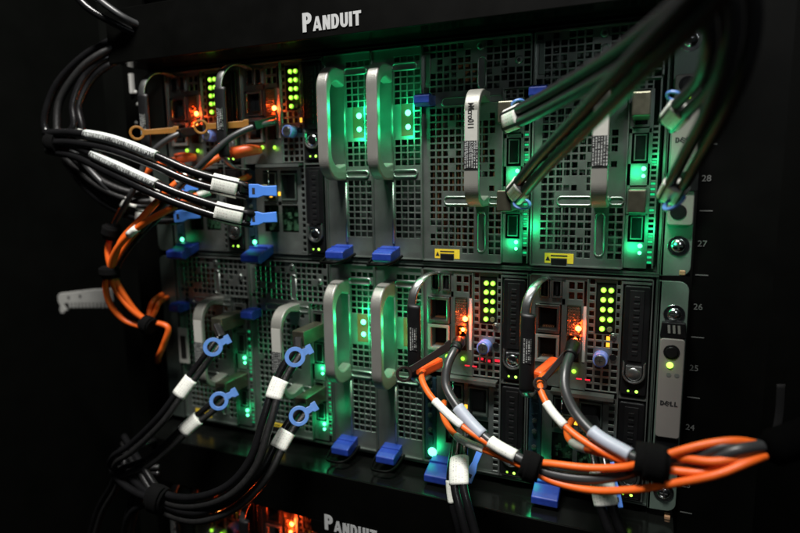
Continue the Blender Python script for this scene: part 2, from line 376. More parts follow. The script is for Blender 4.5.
# ================================================================== CHASSIS
HH = 170
def chassis(ztop, label, status):
    zb = ztop-HH
    t = thing('server_chassis', label, 'server chassis', (0, 0, zb), 'wide rack chassis holding the machine modules')
    b = MB()
    b.box(-2.5, -1, 1, 500, -1, 171.5); b.box(441, 442.5, 1, 500, -1, 171.5)
    b.box(-2.5, 442.5, 0, 500, 171.7, 173); b.box(-2.5, 442.5, 0, 500, -2.6, -1.2)
    b.box(-2.5, 442.5, 498, 500, -1, 171.5)
    for x in (87.4, 175.4, 219.6, 263.4, 351.4): b.box(x-.3, x+.3, 6, 400, -1, 171.5)
    b.build('shell', 'steel_dull', t)
    b = MB(); b.box(-20, 462, 1.2, 3, 171.9+1.2, 175); b.build('top_lip', 'black_paint', t)
    # dark inner wall behind the perforations
    b = MB(); b.box(0, 440, 26, 27, 0, 170); b.build('inner_wall', 'interior', t)
    # right ear
    b = MB(); pr = [(447, 0), (462, 1)]
    prof = [(443, -3)]+arc(455.5, 4, 6.5, 270, 360, 5)+arc(455.5, 163, 6.5, 0, 90, 5)+[(443, 169.5)]
    b.prism(prof, 'Y', -1.6, 0)
    b.box(443, 445, -1.6, 30, -3, 169.5)
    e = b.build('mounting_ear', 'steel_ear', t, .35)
    for z in status['screws']:
        x = 453.5
        sm = MB(); sm.cyl((x, -1.6, z), (x, -2.3, z), 7.2, 6.8, 20); sm.sphere((x, -2.2, z), 4.8, 16, 8, .55)
        sm.build('washer_screw', 'chrome', e)
        sm = MB(); sm.box(x-2.6, x+2.6, -5.2, -4.2, z-.45, z+.45); sm.box(x-.45, x+.45, -5.25, -4.2, z-2.6, z+2.6); sm.build('screw_slot', 'black_ink', e)
    # left ear
    b = MB(); prof = [(-4, 169.5)]+arc(-17, 163, 6, 90, 180, 4)+arc(-17, 4, 6, 180, 270, 4)+[(-4, -2)]
    b.prism(prof, 'Y', -1.6, 0); b.build('mounting_ear', 'steel_dull', t, .35)
    # status panel
    z1, z0 = status['panel']
    b = MB(); b.prism(rrect(445.4, 461.2, z0, z1, 2.2), 'Y', -7, -1.7)
    s_ = b.build('status_panel', 'panel_silver', t, .6)
    xm = 453
    zb_ = status['button']
    q = MB(); q.cyl((xm, -6.8, zb_), (xm, -7.4, zb_), 5.4, 5.2, 24); q.cyl((xm, -7.4, zb_), (xm, -8.2, zb_), 4.0, 3.7, 20); q.build('power_button', 'black_plastic', s_)
    if status.get('led'):
        q = MB(); q.sphere((xm-.6, -7.1, status['led']), 2.3, 14, 8, .5); q.build('indicator_light', 'led_lime', s_)
        lamp(s_, (xm-.6, -10, status['led']), LIME, .0004)
    else:
        q = MB(); q.sphere((xm+1.5, -7.1, zb_-8.5), 1.2, 10, 6, .5); q.build('indicator_light', 'led_lime_small', s_)
    q = MB()
    for x in (xm-1, xm+4.2): q.cyl((x, -6.9, status['holes']), (x, -7.2, status['holes']), 1.6, 1.6, 14)
    q.build('status_dot', 'grey_ink' if status.get('led') else 'black_ink', s_)
    glyphs('brand_lettering', 'DELL', 3.5, 'black_ink', s_, (xm-5.4, -7.0, status['text']), .15, 1.12, .13)
    if status.get('grip'):
        g1, g0 = status['grip']
        q = MB(); q.prism([(445, g0), (462, g0), (461, g1), (446, g1)], 'Y', -6.5, -1.7)
        g = q.build('grip', 'black_plastic', t, .6)
        q = MB()
        for k in range(3):
            x = 450+k*3.2; q.prism([(x, g0+3.5), (x+1.6, g0+3.5), (x+1.1, g1-1.8), (x-.5, g1-1.8)], 'Y', -6.9, -6.4)
        q.build('grip_rib', 'aluminium', g)
    for (x0, x1, a, c) in status.get('blocks', []):
        q = MB(); q.prism(rrect(x0, x1, a, c, .8), 'Y', -8.5, -6.8); q.build('latch_block', 'black_plastic', s_, .4)
    if status.get('round'):
        q = MB(); z = status['round']; q.cyl((xm-1, -6.9, z), (xm-1, -7.5, z), 5.2, 5, 22); q.build('lock_socket', 'black_plastic', s_)
    if status.get('dark'):
        g1, g0 = status['dark']; q = MB(); q.prism(rrect(445.6, 461, g0, g1, 2), 'Y', -5, -1.7); q.build('lower_cover', 'black_plastic', t, .5)
    return t
chassis(172, 'upper server chassis, its silver status strip half hidden by blurred black cables', dict(screws=(154, 18.5), panel=(132, 33), button=125.5, holes=110, text=88, round=42, blocks=[(450, 463, 56, 69)]))
chassis(-4, 'lower server chassis with a lit lime button light on its silver status strip', dict(screws=(146, 12), panel=(129.5, 56.5), button=120, led=110.5, holes=103.5, text=80.5, grip=(141, 130), dark=(56, 40)))
chassis(-226, 'third server chassis, glimpsed at the bottom edge under the lower rack panel', dict(screws=(146, 12), panel=(129.5, 56.5), button=120, led=110.5, holes=103.5, text=80.5))

# ================================================================== MODULE PIECES (local: x = u, z = HH - v, outward = -y)
def Z(v): return HH-v
def c_handle(u, v0, v1, out=30, wd=9.5, th=6, ro=19, ri=14, leg=9):
    """C shaped pull handle in the y-z plane: rounded outer outline, rounded inner opening"""
    zt, zb = Z(v0), Z(v1); n = 18
    outer = [(0, zt)]+arc(-out+ro, zt-ro, ro, 90, 180, n)+arc(-out+ro, zb+ro, ro, 180, 270, n)+[(0, zb)]
    inner = [(0, zt-leg-3)]+arc(-out+th+ri, zt-leg-ri, ri, 90, 180, n)+arc(-out+th+ri, zb+leg+ri, ri, 180, 270, n)+[(0, zb+leg+3)]
    b = MB(); b.band([(y, z) for y, z in outer], [(y, z) for y, z in inner], 'X', u-wd/2, u+wd/2, closed=False)
    return b
def clip(parent, u, z, w_=13, out=22, drop=0):
    """blue plastic wedge that releases the module"""
    b = MB(); pr = [(0, z-4), (-out+4, z-5.2-drop), (-out, z-3.2-drop), (-out, z+2.6-drop), (-out+5, z+4.6-drop), (-out*.45, z+3.4-drop*.4), (0, z+4)]
    b.prism(pr, 'X', u, u+w_)
    c = b.build('release_clip', 'blue_clip', parent, .9, 3)
    q = MB()
    for k in range(3):
        y = -out+6.2+k*2.1; q.box(u+2, u+w_-2, y-.4, y+.4, z+2.0-drop, z+4.7-drop)
    q.box(u-.12, u+w_+.12, -out*.42-.2, -out*.42+.2, z-4.6, z+3.2)
    q.build('grip_ribs', 'blue_clip', c, .2)
    return c
def ridge(b, pts, y, w_=2.2, h=1.3):
    """raised pressed rib running along a polyline on the face"""
    P3 = [Vector((x, y+.1, z)) for x, z in pts]
    b.sweep(P3, (w_/2, h), 8)
def pill(b, x0, x1, z0, z1, y, w_=1.6, h=1.0):
    r = min(x1-x0, z1-z0)/2-.01
    ol = rrect(x0, x1, z0, z1, r, 6); ol.append(ol[0])
    b.sweep([Vector((x, y+.1, z)) for x, z in ol], (w_/2, h), 6)
def led(parent, u, v, r, y, m, name='indicator_light'):
    b = MB(); b.sphere((u, y, Z(v)), r, 12, 8, .6); return b.build(name, m, parent)

def gpu_module(x0, ztop, label, seed, plugged, led_power=.0016, handle_text=None, plate_gap=False, clip_out=16, clip_v=43):
    t = thing('accelerator_module', label, 'server module', (x0, 0, ztop-HH), 'wide perforated modules with an upright silver handle')
    rnd = random.Random(seed); b = MB()
    cells = {}
    def mask_top(x, z):
        v = HH-z
        if v < 2.5 or abs(x-48) < 6 and v < 10 or (x-77)**2+(v-18)**2 < 30: return False
        if abs(x-48.5) < 3.6 and v > 8: return False
        if x < 9 and 6 < v < 32: return False
        if abs(v-22) < 2.4 and x > 54: return rnd.random() < .35
        return rnd.random() < .92
    def mask_l(x, z):
        v = HH-z
        if abs(v-44) < 5.5 and 13 < x < 69: return False
        if abs(v-121) < 5.5 and 15 < x < 69: return False
        if abs(x-49.5) < 4.8 and (v < 60 or 105 < v < 164): return False
        if 40 < x < 56 and 36 < v < 52: return False
        if v > 158 and 9 < x < 33: return False
        if v > 166: return False
        if 55 < x and 50 < v < 118: return rnd.random() < .5 and x < 61
        if 24 < x < 38 and v < 128: return rnd.random() < .86
        if x < 5: return False
        return rnd.random() < .97
    b.perf(1.2, 85.8, Z(37.5), Z(1), -.5, 5.65, 5.6, .80, .80, mask_top)
    b.perf(1.2, 65.5, Z(169), Z(37.5), -.5, 5.4, 5.55, .80, .80, mask_l)
    # folded edges
    b.box(.2, 1.2, -3.6, 12, Z(169), Z(1)); b.box(85.8, 86.8, -2.6, 12, Z(36.5), Z(1)); b.box(1.2, 85.8, -2.4, 12, Z(1), Z(.2))
    b.box(65.5, 66.3, -3.2, 8, Z(169), Z(37.5)); b.box(66.3, 85.8, -2.0, 8, Z(38.3), Z(37.5))
    b.box(1.2, 65.5, -2.2, 12, Z(169.8), Z(169))
    # pressed ribs
    pill(b, 46, 52, Z(36), Z(13), -.5); pill(b, 17, 44, Z(47.5), Z(41.5), -.5); pill(b, 54, 65, Z(47), Z(42), -.5)
    pill(b, 19, 44, Z(124), Z(118), -.5); pill(b, 55, 65, Z(123.5), Z(118.5), -.5); pill(b, 46.5, 52.5, Z(161), Z(130), -.5)
    for (u, v) in ((48, 5.5), (77, 18)):
        b.cyl((u, -.5, Z(v)), (u, -1.6, Z(v)), 3.2, 2.2, 18)
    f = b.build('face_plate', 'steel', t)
    q = MB(); q.prism(rrect(3.4, 7.6, Z(30), Z(8), .8), 'Y', -1.2, -.5); q.build('embossed_label', 'steel_dull', t, .3)
    for (u, v) in ((48, 5.5), (77, 18)):
        q = MB(); q.cyl((u, -1.5, Z(v)), (u, -1.9, Z(v)), 1.2, 1.2, 10); q.build('rivet', 'black_ink', t)
    # heat sink seen through the holes
    q = MB()
    for k in range(14): q.box(6+k*4.2, 7.0+k*4.2, 9, 20, Z(160), Z(52))
    q.box(28, 44, 7, 20, Z(30), Z(12))
    hw = MB()
    for k in range(46):
        u = 4+rnd.random()*58; v = 4+rnd.random()*158; d = 3.5+rnd.random()*9; hw.box(u, u+1+rnd.random()*9, d, 17.2, Z(v+1+rnd.random()*12), Z(v))
    hw.box(2, 64, 17, 18, Z(168), Z(2)); hw.build('inner_board', 'steel_dull', t)
    q.build('heat_sink', 'copper' if seed % 2 else 'steel_dull', t)
    # handle
    hb = c_handle(50, 39, 125, 32, 11, 3.8, 17, 14, 5)
    h = hb.build('handle', 'handle_paint', t, .9, 3)
    q = MB(); q.box(45.4, 54.6, -32.5, -32.02, Z(78), Z(56)); q.build('white_label', 'white_strip', h)
    q = MB(); q.box(44.7, 55.3, -32.9, -32.1, Z(96.5), Z(77)); q.build('printed_label', 'label_black', h)
    if handle_text:
        text('label_lettering', handle_text, 6.4, 'black_ink', h, (47.6, -32.6, Z(50.5)), rot=(90, 90, 0), bold=.02, sx=.74)
        for k in range(3):
            text('label_lettering', 'SN 0428 1011 A'[k:k+12], 2.5, 'white_ink', h, (46.2+k*2.9, -33.0, Z(78)), rot=(90, 90, 0), sx=.92)
    # warning sticker over a black tab
    q = MB(); q.prism([(11, Z(167.5)), (11, Z(160)), (32, Z(160)), (32, Z(167.5)), (27.5, Z(167.5)), (27.5, Z(163.6)), (15.5, Z(163.6)), (15.5, Z(167.5))], 'Y', -.8, -.55)
    s_ = q.build('warning_sticker', 'yellow_sticker', t)
    q = MB(); q.prism([(11.8, Z(165.5)), (15, Z(165.5)), (13.4, Z(162))], 'Y', -1.0, -.82); q.box(15.5, 27.5, -1.0, -.82, Z(162.2), Z(161.3)); q.build('sticker_print', 'black_ink', s_)
    q = MB(); q.box(16, 27, -1.5, 3, Z(169.4), Z(164)); q.build('sticker_tab', 'black_plastic', t, .3)
    # input strip on the right
    b = MB(); b.box(66.4, 85.6, 0.4, 1.4, Z(45), Z(38.4)) if False else None
    b.perf(66.6, 81, Z(45), Z(38.6), 0, 4.8, 3.2, .7, .7)
    b.box(66.6, 81, 0, 1, Z(74), Z(71)); b.box(66.6, 81, 0, 1, Z(110), Z(95)); b.box(66.6, 81, 0, 1, Z(131), Z(130)); b.box(66.6, 81, 0, 1, Z(168.6), Z(150))
    b.box(66.6, 68.5, 0, 1, Z(150), Z(45)); b.box(79.5, 81, 0, 1, Z(150), Z(45))
    b.box(85.2, 86.2, -.6, 8, Z(168.6), Z(38.4)); b.box(81, 81.8, -.4, 5, Z(168.6), Z(45))
    for k in range(26):
        z = Z(70+k*3.7); b.box(81.9, 85.2, .2, 1.2, z-.7, z+.7)
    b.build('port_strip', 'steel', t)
    for (a, c) in ((46, 70), (111, 130)):
        q = MB(); q.band([(68.6, Z(c)), (79.4, Z(c)), (79.4, Z(a)), (68.6, Z(a))], [(70, Z(c)+1.4), (78, Z(c)+1.4), (78, Z(a)-1.4), (70, Z(a)-1.4)], 'Y', -1.5, 12)
        p = q.build('network_port', 'steel_bright', t)
    for (a, c) in ((75, 93), (132, 148)):
        q = MB(); q.band([(70.2, Z(c)), (78.2, Z(c)), (78.2, Z(a)), (70.2, Z(a))], [(71, Z(c)+.8), (77.4, Z(c)+.8), (77.4, Z(a)-.8), (71, Z(a)-.8)], 'Y', -.6, .6)
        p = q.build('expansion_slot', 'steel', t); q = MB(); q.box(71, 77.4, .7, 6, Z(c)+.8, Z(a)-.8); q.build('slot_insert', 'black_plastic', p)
    for v in (98.5, 103.6, 152.5, 157.6):
        led(t, 77, v, 1.55 if v in (98.5, 152.5) else 1.25, -.3, 'led_green')
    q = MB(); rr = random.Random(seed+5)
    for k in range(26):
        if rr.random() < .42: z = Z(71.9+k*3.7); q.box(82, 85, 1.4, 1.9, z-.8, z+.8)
    q.build('slot_glow', 'slit_glow_green', t)  # glowing slips paint the green light showing in the slits
    lamp(t, (72, -11, Z(101)), GREEN, led_power*.7); lamp(t, (72, -11, Z(154)), GREEN, led_power*.7)
    wk = 1 if x0 > 200 else .12
    lamp(t, (88, -22, Z(92)), GREEN, led_power*.9*wk); lamp(t, (86, -24, Z(142)), GREEN, led_power*1.5*wk)  # unseen lamps added off the face to wash the next module green
    clip(t, -1, Z(clip_v), 13, clip_out, 0)
    return t

def psu_module(x0, ztop, label, glow=.004, handle_mat='aluminium'):
    t = thing('power_module', label, 'power module', (x0, 0, ztop-HH), 'narrow power modules with a thick silver pull handle')
    b = MB()
    def mk(x, z):
        v = HH-z
        if v < 6: return False
        if 11.5 < v < 18 : return False
        if 95 < v < 103: return False
        if 42 < v < 70 and x < 39: return False
        if v > 155: return False
        return True
    b.perf(20, 43.3, Z(168.8), Z(1), -.4, 5.8, 5.5, .84, .84, mk)
    b.box(1, 20, -.4, .6, Z(168.8), Z(1)); b.box(.2, 1, -2.2, 12, Z(168.8), Z(1)); b.box(43.3, 44-.2, -2.2, 12, Z(168.8), Z(1)); b.box(1, 43.3, -2, 12, Z(1), Z(.2)); b.box(1, 43.3, -1.6, 12, Z(169.6), Z(168.8))
    ridge(b, [(18.5, Z(157)), (18.5, Z(106))], -.4, 2.6, 1.6)
    ridge(b, [(18.5, Z(18)), (18.5, Z(95))], -.4, 2.2, 1.4)
    for v in (14.8, 99): pill(b, 19, 40, Z(v+2.6), Z(v-2.6), -.4, 2.0, 1.5)
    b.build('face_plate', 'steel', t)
    h = c_handle(14.5, 13, 104, 31, 9.6, 6, 18, 13, 11).build('handle', handle_mat, t, 1.5, 3)
    q = MB()
    rp_ = random.Random(int(x0+ztop))
    for k in range(22):
        u = 21+rp_.random()*18; v = 18+rp_.random()*140; d = 6+rp_.random()*9; q.box(u, u+1+rp_.random()*6, d, 17.2, Z(v+1+rp_.random()*9), Z(v))
    q.box(19, 43, 17, 18, Z(168), Z(2)); q.build('fan_frame', 'steel_dull', t)
    q = MB(); q.box(26.5, 36.5, -.8, -.45, Z(69), Z(44)); q.build('light_sticker', 'amber_sticker', t)
    for v, r in ((51, 2.4), (62, 2.2)): led(t, 32.5, v, r, -1.0, 'led_green')
    lamp(t, (29, -17, Z(45)), GREEN, glow*4.6); lamp(t, (29, -16, Z(66)), GREEN, glow*4)  # unseen lamps moved out from the LEDs to flood the handle green
    q = MB(); q.sweep(spline([(2, -2, Z(167)), (3, -16, Z(171)), (6, -26, Z(172)), (12, -29, Z(171.5)), (22, -28, Z(171)), (26, -20, Z(170)), (27, -3, Z(167))], 6), (1.3, 1.0), 8); q.build('latch_arm', 'black_paint', t)
    clip(t, 7, Z(163), 17, 20, 3)
    return t

def node_module(x0, ztop, label, strip_on=True, orange=.006, red=0, lower='plain', clip_on=True, big_led=2, amber=True):
    t = thing('compute_module', label, 'server module', (x0, 0, ztop-HH), 'wide compute modules with two upright drive bays')
    b = MB()
    # outer folded frame
    b.box(.2, 1.2, -2.2, 12, Z(169), Z(1)); b.box(86.6, 87.4, -2.2, 12, Z(169), Z(1)); b.box(1.2, 86.6, -2, 12, Z(1.2), Z(.2)); b.box(1.2, 86.6, -1.5, 12, Z(169.8), Z(169))
    b.box(66.4, 67.4, -3.2, 10, Z(168.5), Z(2.5)); b.box(67.4, 86.4, -3.0, 10, Z(4), Z(2.5)); b.box(67.4, 86.4, -2.6, 10, Z(90), Z(88.6))
    # upper board cover: strips between openings
    b.box(1.2, 7.5, 0, 1, Z(88), Z(1.2)); b.box(7.5, 27, 0, 1, Z(4), Z(1.2)); b.box(7.5, 27, 0, 1, Z(23), Z(18.5)); b.box(24.6, 27, 0, 1, Z(88), Z(4)); b.box(15.6, 16.6, 0, 1, Z(18.5), Z(4))
    b.box(7.5, 24.6, 0, 1, Z(88), Z(70))
    b.box(27, 28.6, -.8, 1, Z(88), Z(2)); b.box(28.6, 43, -.8, 1, Z(4), Z(1.2))
    b.perf(28.6, 40.5, Z(19.5), Z(4), -.8, 5.9, 6.4, .72, .72)
    b.box(28.6, 40.5, -.8, .2, Z(22.5), Z(19.5)); b.box(38.8, 40.5, -.8, .2, Z(67), Z(22.5)); b.box(28.6, 43.2, -.8, .2, Z(88), Z(67))
    b.box(42.6, 43.4, -1.6, 1, Z(88), Z(2))
    b.perf(43.4, 49, Z(43), Z(1.2), -.2, 5.6, 5.6, .66, .66)
    b.perf(62.8, 66.4, Z(43), Z(1.2), -.2, 3.6, 5.6, .66, .66)
    b.box(49, 62.8, -.2, .8, Z(4.5), Z(1.2))
    def mk(x, z):
        v = HH-z; return (x-54)**2+(v-61)**2 > 50 and (x-62)**2+(v-44)**2 > 12 and (x-62)**2+(v-60)**2 > 9
    b.perf(43.4, 66.4, Z(87.5), Z(43), -.2, 5.75, 5.55, .76, .76, mk)
    # ledge between the two boards
    b.box(19, 64.5, -8, 0, Z(90.2), Z(88.8)); b.box(19, 64.5, -8.8, -8, Z(91.6), Z(88.8))
    # lower board cover
    b.box(12, 20, 0, 1, Z(168.5), Z(92)); b.box(20, 60, 0, 1, Z(94.5), Z(91.8)); b.box(36, 39.5, 0, 1, Z(150), Z(94.5)); b.box(57, 60, 0, 1, Z(168.5), Z(94.5))
    b.box(20, 57, 0, 1, Z(125.5), Z(122)); b.box(20, 57, 0, 1, Z(168.5), Z(150))
    b.perf(60, 66.4, Z(168), Z(92), -.2, 6.4, 5.6, .66, .66)
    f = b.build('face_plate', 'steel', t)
    # usb sockets
    for u in (8, 17.2):
        q = MB(); q.band([(u, Z(18)), (u+7, Z(18)), (u+7, Z(4.4)), (u, Z(4.4))], [(u+.9, Z(17.1)), (u+6.1, Z(17.1)), (u+6.1, Z(5.3)), (u+.9, Z(5.3))], 'Y', -1.6, 10)
        p = q.build('usb_port', 'steel_bright', t); q = MB(); q.box(u+2.6, u+4.4, 0, 9, Z(16), Z(6.4)); q.build('socket_tongue', 'black_plastic', p)
        q = MB(); q.box(u+.9, u+6.1, 9, 9.5, Z(17), Z(5.4)); q.build('socket_back', 'interior', p)
    # stacked ethernet sockets
    for a in (24.5, 48):
        q = MB(); q.band([(5, Z(a+21)), (23.5, Z(a+21)), (23.5, Z(a-1)), (5, Z(a-1))], [(7.6, Z(a+18.4)), (21.4, Z(a+18.4)), (21.4, Z(a+1.4)), (7.6, Z(a+1.4))], 'Y', -2.0, 12)
        p = q.build('ethernet_port', 'white_plastic' if a > 30 else 'steel_bright', t, .3)
        q = MB(); q.box(7.6, 21.4, 10, 11, Z(a+18), Z(a+2)); q.build('socket_back', 'black_plastic', p)
        q = MB()
        for k in range(7): q.box(10.4+k*1.3, 10.9+k*1.3, 2, 9, Z(a+17.4), Z(a+16.4))
        q.build('contact', 'copper', p)
    # network card
    q = MB(); q.box(40.5, 42.6, -1.0, -.85, Z(66), Z(23)); q.build('label_strip', 'white_strip', t)
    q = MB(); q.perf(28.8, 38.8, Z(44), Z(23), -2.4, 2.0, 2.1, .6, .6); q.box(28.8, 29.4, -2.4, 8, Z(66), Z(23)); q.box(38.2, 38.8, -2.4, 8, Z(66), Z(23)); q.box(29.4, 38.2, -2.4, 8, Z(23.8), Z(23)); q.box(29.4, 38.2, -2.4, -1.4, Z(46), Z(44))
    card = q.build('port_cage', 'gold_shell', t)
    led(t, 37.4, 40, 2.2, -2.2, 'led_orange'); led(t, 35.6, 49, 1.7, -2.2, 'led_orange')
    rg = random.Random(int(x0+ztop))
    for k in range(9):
        q = MB(); u = 31+rg.random()*8.5; v = 33+rg.random()*19; q.box(u, u+.5+rg.random()*1.3, -2.9, -2.5, Z(v+.5+rg.random()), Z(v)); q.build('light_glint', 'glint_orange', card)  # emissive flecks paint the scattered glints round the orange LEDs
    orange *= 3.2
    lamp(t, (37, -5.5, Z(40)), ORANGE, orange, 1.6); lamp(t, (35, -4.5, Z(50)), ORANGE, orange*.7, 1.2); lamp(t, (33, 3, Z(36)), ORANGE, orange*.3, 1)
    # lamp board
    q = MB(); q.box(49.6, 62.2, .3, 1.6, Z(42.6), Z(4.8)); lb = q.build('light_board', 'black_plastic', t)
    for i in range(5):
        for j in range(2):
            q = MB(); q.cyl((54+j*5.3, .4, Z(10+i*7.3)), (54+j*5.3, -1.0, Z(10+i*7.3)), 2.05, 1.9, 16)
            on = not (i == 4 and j == 1)
            if strip_on and on:
                nf = len(q.f); q.cyl((54+j*5.3, -.9, Z(10+i*7.3)), (54+j*5.3, -1.25, Z(10+i*7.3)), 1.45, 1.3, 14)
                ob = q.build('indicator_light', 'led_lime_rim', lb); ob.data.materials.append(M['led_lime'])
                for pl in ob.data.polygons[nf:]: pl.material_index = 1
            elif strip_on or not on: q.build('indicator_light', 'led_off', lb)
            else: q.build('indicator_light', 'led_off', lb)
    if strip_on: lamp(t, (56.5, -5, Z(17)), LIME, .0007, 4); lamp(t, (56.5, -5, Z(33)), LIME, .0006, 4)
    # screws and thumb screw
    q = MB(); q.cyl((62, -.2, Z(44)), (62, -1.2, Z(44)), 2.6, 2.2, 16); q.cyl((62, -1.2, Z(44)), (62, -2.2, Z(44)), 1.2, 1.0, 12); q.build('stud', 'steel_bright', t)
    q = MB(); q.cyl((62.4, -.2, Z(60)), (62.4, -1.5, Z(60)), 2.6, 2.4, 16); q.build('hole_plug', 'black_plastic', t)
    q = MB(); q.cyl((54, -.2, Z(61)), (54, -9, Z(61)), 5.6, 5.2, 24); k_ = q.build('thumb_screw', 'blue_lavender', t, .5)
    q = MB(); q.cyl((54, -9, Z(61)), (54, -9.6, Z(61)), 4.1, 3.9, 18); k2 = q.build('screw_head', 'steel_bright', k_)
    q = MB(); q.box(53.7, 54.3, -9.9, -9.4, Z(62.8), Z(59.2)); q.box(52.2, 55.8, -9.92, -9.4, Z(61.3), Z(60.7)); q.build('screw_slot', 'black_ink', k_)
    if red:
        for (u, v, wd) in (((47, 73, 4), (53, 74, 4), (60, 73, 5)) if red >= 1 else ()):
            q = MB(); q.box(u, u+wd, 3.4, 4.0, Z(v+1.8), Z(v)); q.build('status_light', 'led_red', t)
        lamp(t, (60, 2.5, Z(72)), RED, .0009*red, 2); lamp(t, (55, 4, Z(52)), RED, .0006*red, 2)
        for (u, v) in ((37, 79), (43, 79)):
            q = MB(); q.box(u, u+4, -1.2, -.7, Z(v+.9), Z(v)); q.build('status_light', 'led_red', t)
    for (u, v) in ((21.5, 73.5), (35, 74)):
        led(t, u, v, 1.7, -.7, 'led_lime_small')
    lamp(t, (35, -4, Z(75)), LIME, .0003, 2)
    if amber and red < 1:
        q = MB(); q.box(57, 61, 5, 5.6, Z(54), Z(46)); q.build('status_light', 'led_amber', t)
    # drive bays
    for (a, c) in ((5, 86), (92, 167)):
        q = MB(); q.prism(rrect(68.4, 85.8, Z(c), Z(a), 1.5), 'Y', -4.2, 6)
        d = q.build('drive_bay', 'black_plastic', t, .8)
        q = MB()
        q.box(72.3, 81.8, -5.0, -4.1, Z(c-26), Z(a+3))
        for k in range(9): z = Z(a+9+k*5); q.box(75, 79, -5.4, -4.9, z-1.6, z+1.6)
        q.build('drive_grille', 'black_rubber', d, .4)
        zc = Z(c-17)
        ol = [(69.6, zc+9)]+arc(77.1, zc, 7.8, 180, 360, 12)+[(84.9, zc+9)]
        q = MB(); q.band(ol, [(77.1+(x-77.1)*.80, zc+(z-zc)*.80) for x, z in ol], 'Y', -6.6, -4.2, closed=False)
        q.build('latch_rim', 'steel_bright', d, .4)
        ol = [(71.6, zc+5.5)]+arc(77.1, zc, 5.6, 180, 360, 12)+[(82.6, zc+5.5)]
        q = MB(); q.prism(ol, 'Y', -6.0, -4.3); q.sphere((77.1, -5.6, zc-.5), 5.0, 16, 8, .28)
        q.build('latch_button', 'chrome' if lower == 'silver' else 'steel_bright', d, .5)
        for (u, m) in ((74, 'led_lime_small'), (79.6, 'led_lime')):
            q = MB(); q.sphere((u, -4.3, Z(c-3)), .85 if m == 'led_lime_small' else 1.15, 10, 6, .5)
            q.build('indicator_light', m, d)
    # steel strap handle with black rubber sleeve
    strap = spline([(11.5, 0, Z(4.5)), (11, -12, Z(3)), (8.5, -25, Z(5.5)), (5, -32, Z(14)), (3.5, -34, Z(26)), (3.5, -34, Z(50)), (3.5, -34, Z(72)), (3.5, -31, Z(84)), (4, -18, Z(92)), (5, 0, Z(93))], 7)
    q = MB(); q.sweep(strap, (3.4, 1.1), 12, side=[Vector((1, 0.15, 0))]*len(strap)); h = q.build('handle', 'steel_bright', t)
    sl = seg(strap, 7, 3.9, 6.8)
    sl = [p+Vector((2.2, -.6, 0)) for p in sl]
    q = MB(); q.sweep(sl, (5.6, 2.6), 18, side=[Vector((1, .05, 0))]*len(sl)); q.build('grip_sleeve', 'black_rubber', h)
    q = MB(); q.box(2.6, 8.9, -37.6, -36.9, Z(60), Z(42)); q.build('printed_label', 'label_black', h)
    # lower board
    q = MB(); q.box(2, 11.6, -.6, 4, Z(166), Z(94)); pc = q.build('side_board', 'pcb_blue', t)
    for v in (98, 118, 127, 140):
        s2 = MB(); s2.cyl((6.5, -.6, Z(v)), (6.5, -2.6, Z(v)), 2.1, 1.9, 6, False); s2.cyl((6.5, -2.6, Z(v)), (6.5, -3.2, Z(v)), .9, .9, 10); s2.build('hex_standoff', 'steel_dull', pc)
    for v in (102, 144):
        s2 = MB(); s2.prism([(4, Z(v+11)), (9, Z(v+9.6)), (9, Z(v+1.4)), (4, Z(v))], 'Y', -2.0, -.6); s2.build('display_socket', 'pcb_blue', pc, .3)
    if big_led:
        q = MB(); q.sphere((8.5, -1.2, Z(160)), 1.95*big_led, 16, 8, .5); q.build('status_light', 'led_green', t); lamp(t, (8.5, -10, Z(160)), GREEN, .0007 if big_led == 1 else .007, 3)
    for (u0, u1, a, c) in ((21, 35.5, 96, 110), (21, 35.5, 111, 121.6), (40, 56.5, 97, 121)):
        q = MB(); q.band([(u0, Z(c)), (u1, Z(c)), (u1, Z(a)), (u0, Z(a))], [(u0+1.2, Z(c)+1.2), (u1-1.2, Z(c)+1.2), (u1-1.2, Z(a)-1.2), (u0+1.2, Z(a)-1.2)], 'Y', -1.8, 9)
        p = q.build('network_port', 'steel_dull', t)
        q = MB(); q.box(u0+1.2, u1-1.2, 7, 8, Z(c)+1, Z(a)-1); q.build('socket_back', 'interior', p)
    q = MB(); rr = random.Random(x0)
    q.box(20.2, 56.8, 7, 8, Z(149), Z(126))
    for k in range(26):
        u = 20+rr.random()*34; v = 127+rr.random()*20; q.box(u, u+1+rr.random()*3, 3+rr.random()*2, 7.1, Z(v+1+rr.random()*3), Z(v))
    q.build('circuit_board', 'pcb_green', t)
    q = MB(); q.cyl((27, -1, Z(95)), (27, -1, Z(118)), .8, .8, 8); q.sphere((27, -1, Z(94.5)), 1.2, 8, 6); q.build('release_wire', 'chrome', t)
    if amber:
        for (u, v) in ((27, 115), (36.5, 113.5)):
            q = MB(); q.box(u, u+2.6, -.5, 0, Z(v+3.4), Z(v)); q.build('status_light', 'led_amber', t)
        lamp(t, (33, -4, Z(116)), (1, .5, .05), .0004, 2)
    if clip_on: clip(t, 9, Z(166), 20, 24, 6)
    return t
SL = (0, 88, 176, 220, 264, 352)
# upper chassis
node_module(0, 172, 'leftmost module of the upper row, in shadow behind the black cable pairs', True, .006, 0, big_led=1)
node_module(88, 172, 'compute module of the upper row directly left of the green lit handles', True, .007, 0, 'silver', big_led=1)
psu_module(176, 172, 'power module of the upper row with a brilliant green lamp, left of its pair', .0075)
psu_module(220, 172, 'power module of the upper row beside the Micro011 module', .005)
gpu_module(264, 172, 'wide perforated module of the upper row whose handle label reads Micro011', 3, True, .011, 'Micro011')
gpu_module(352, 172, 'wide perforated module at the right end of the upper row, crossed by blurred cables', 6, True, .012, None)
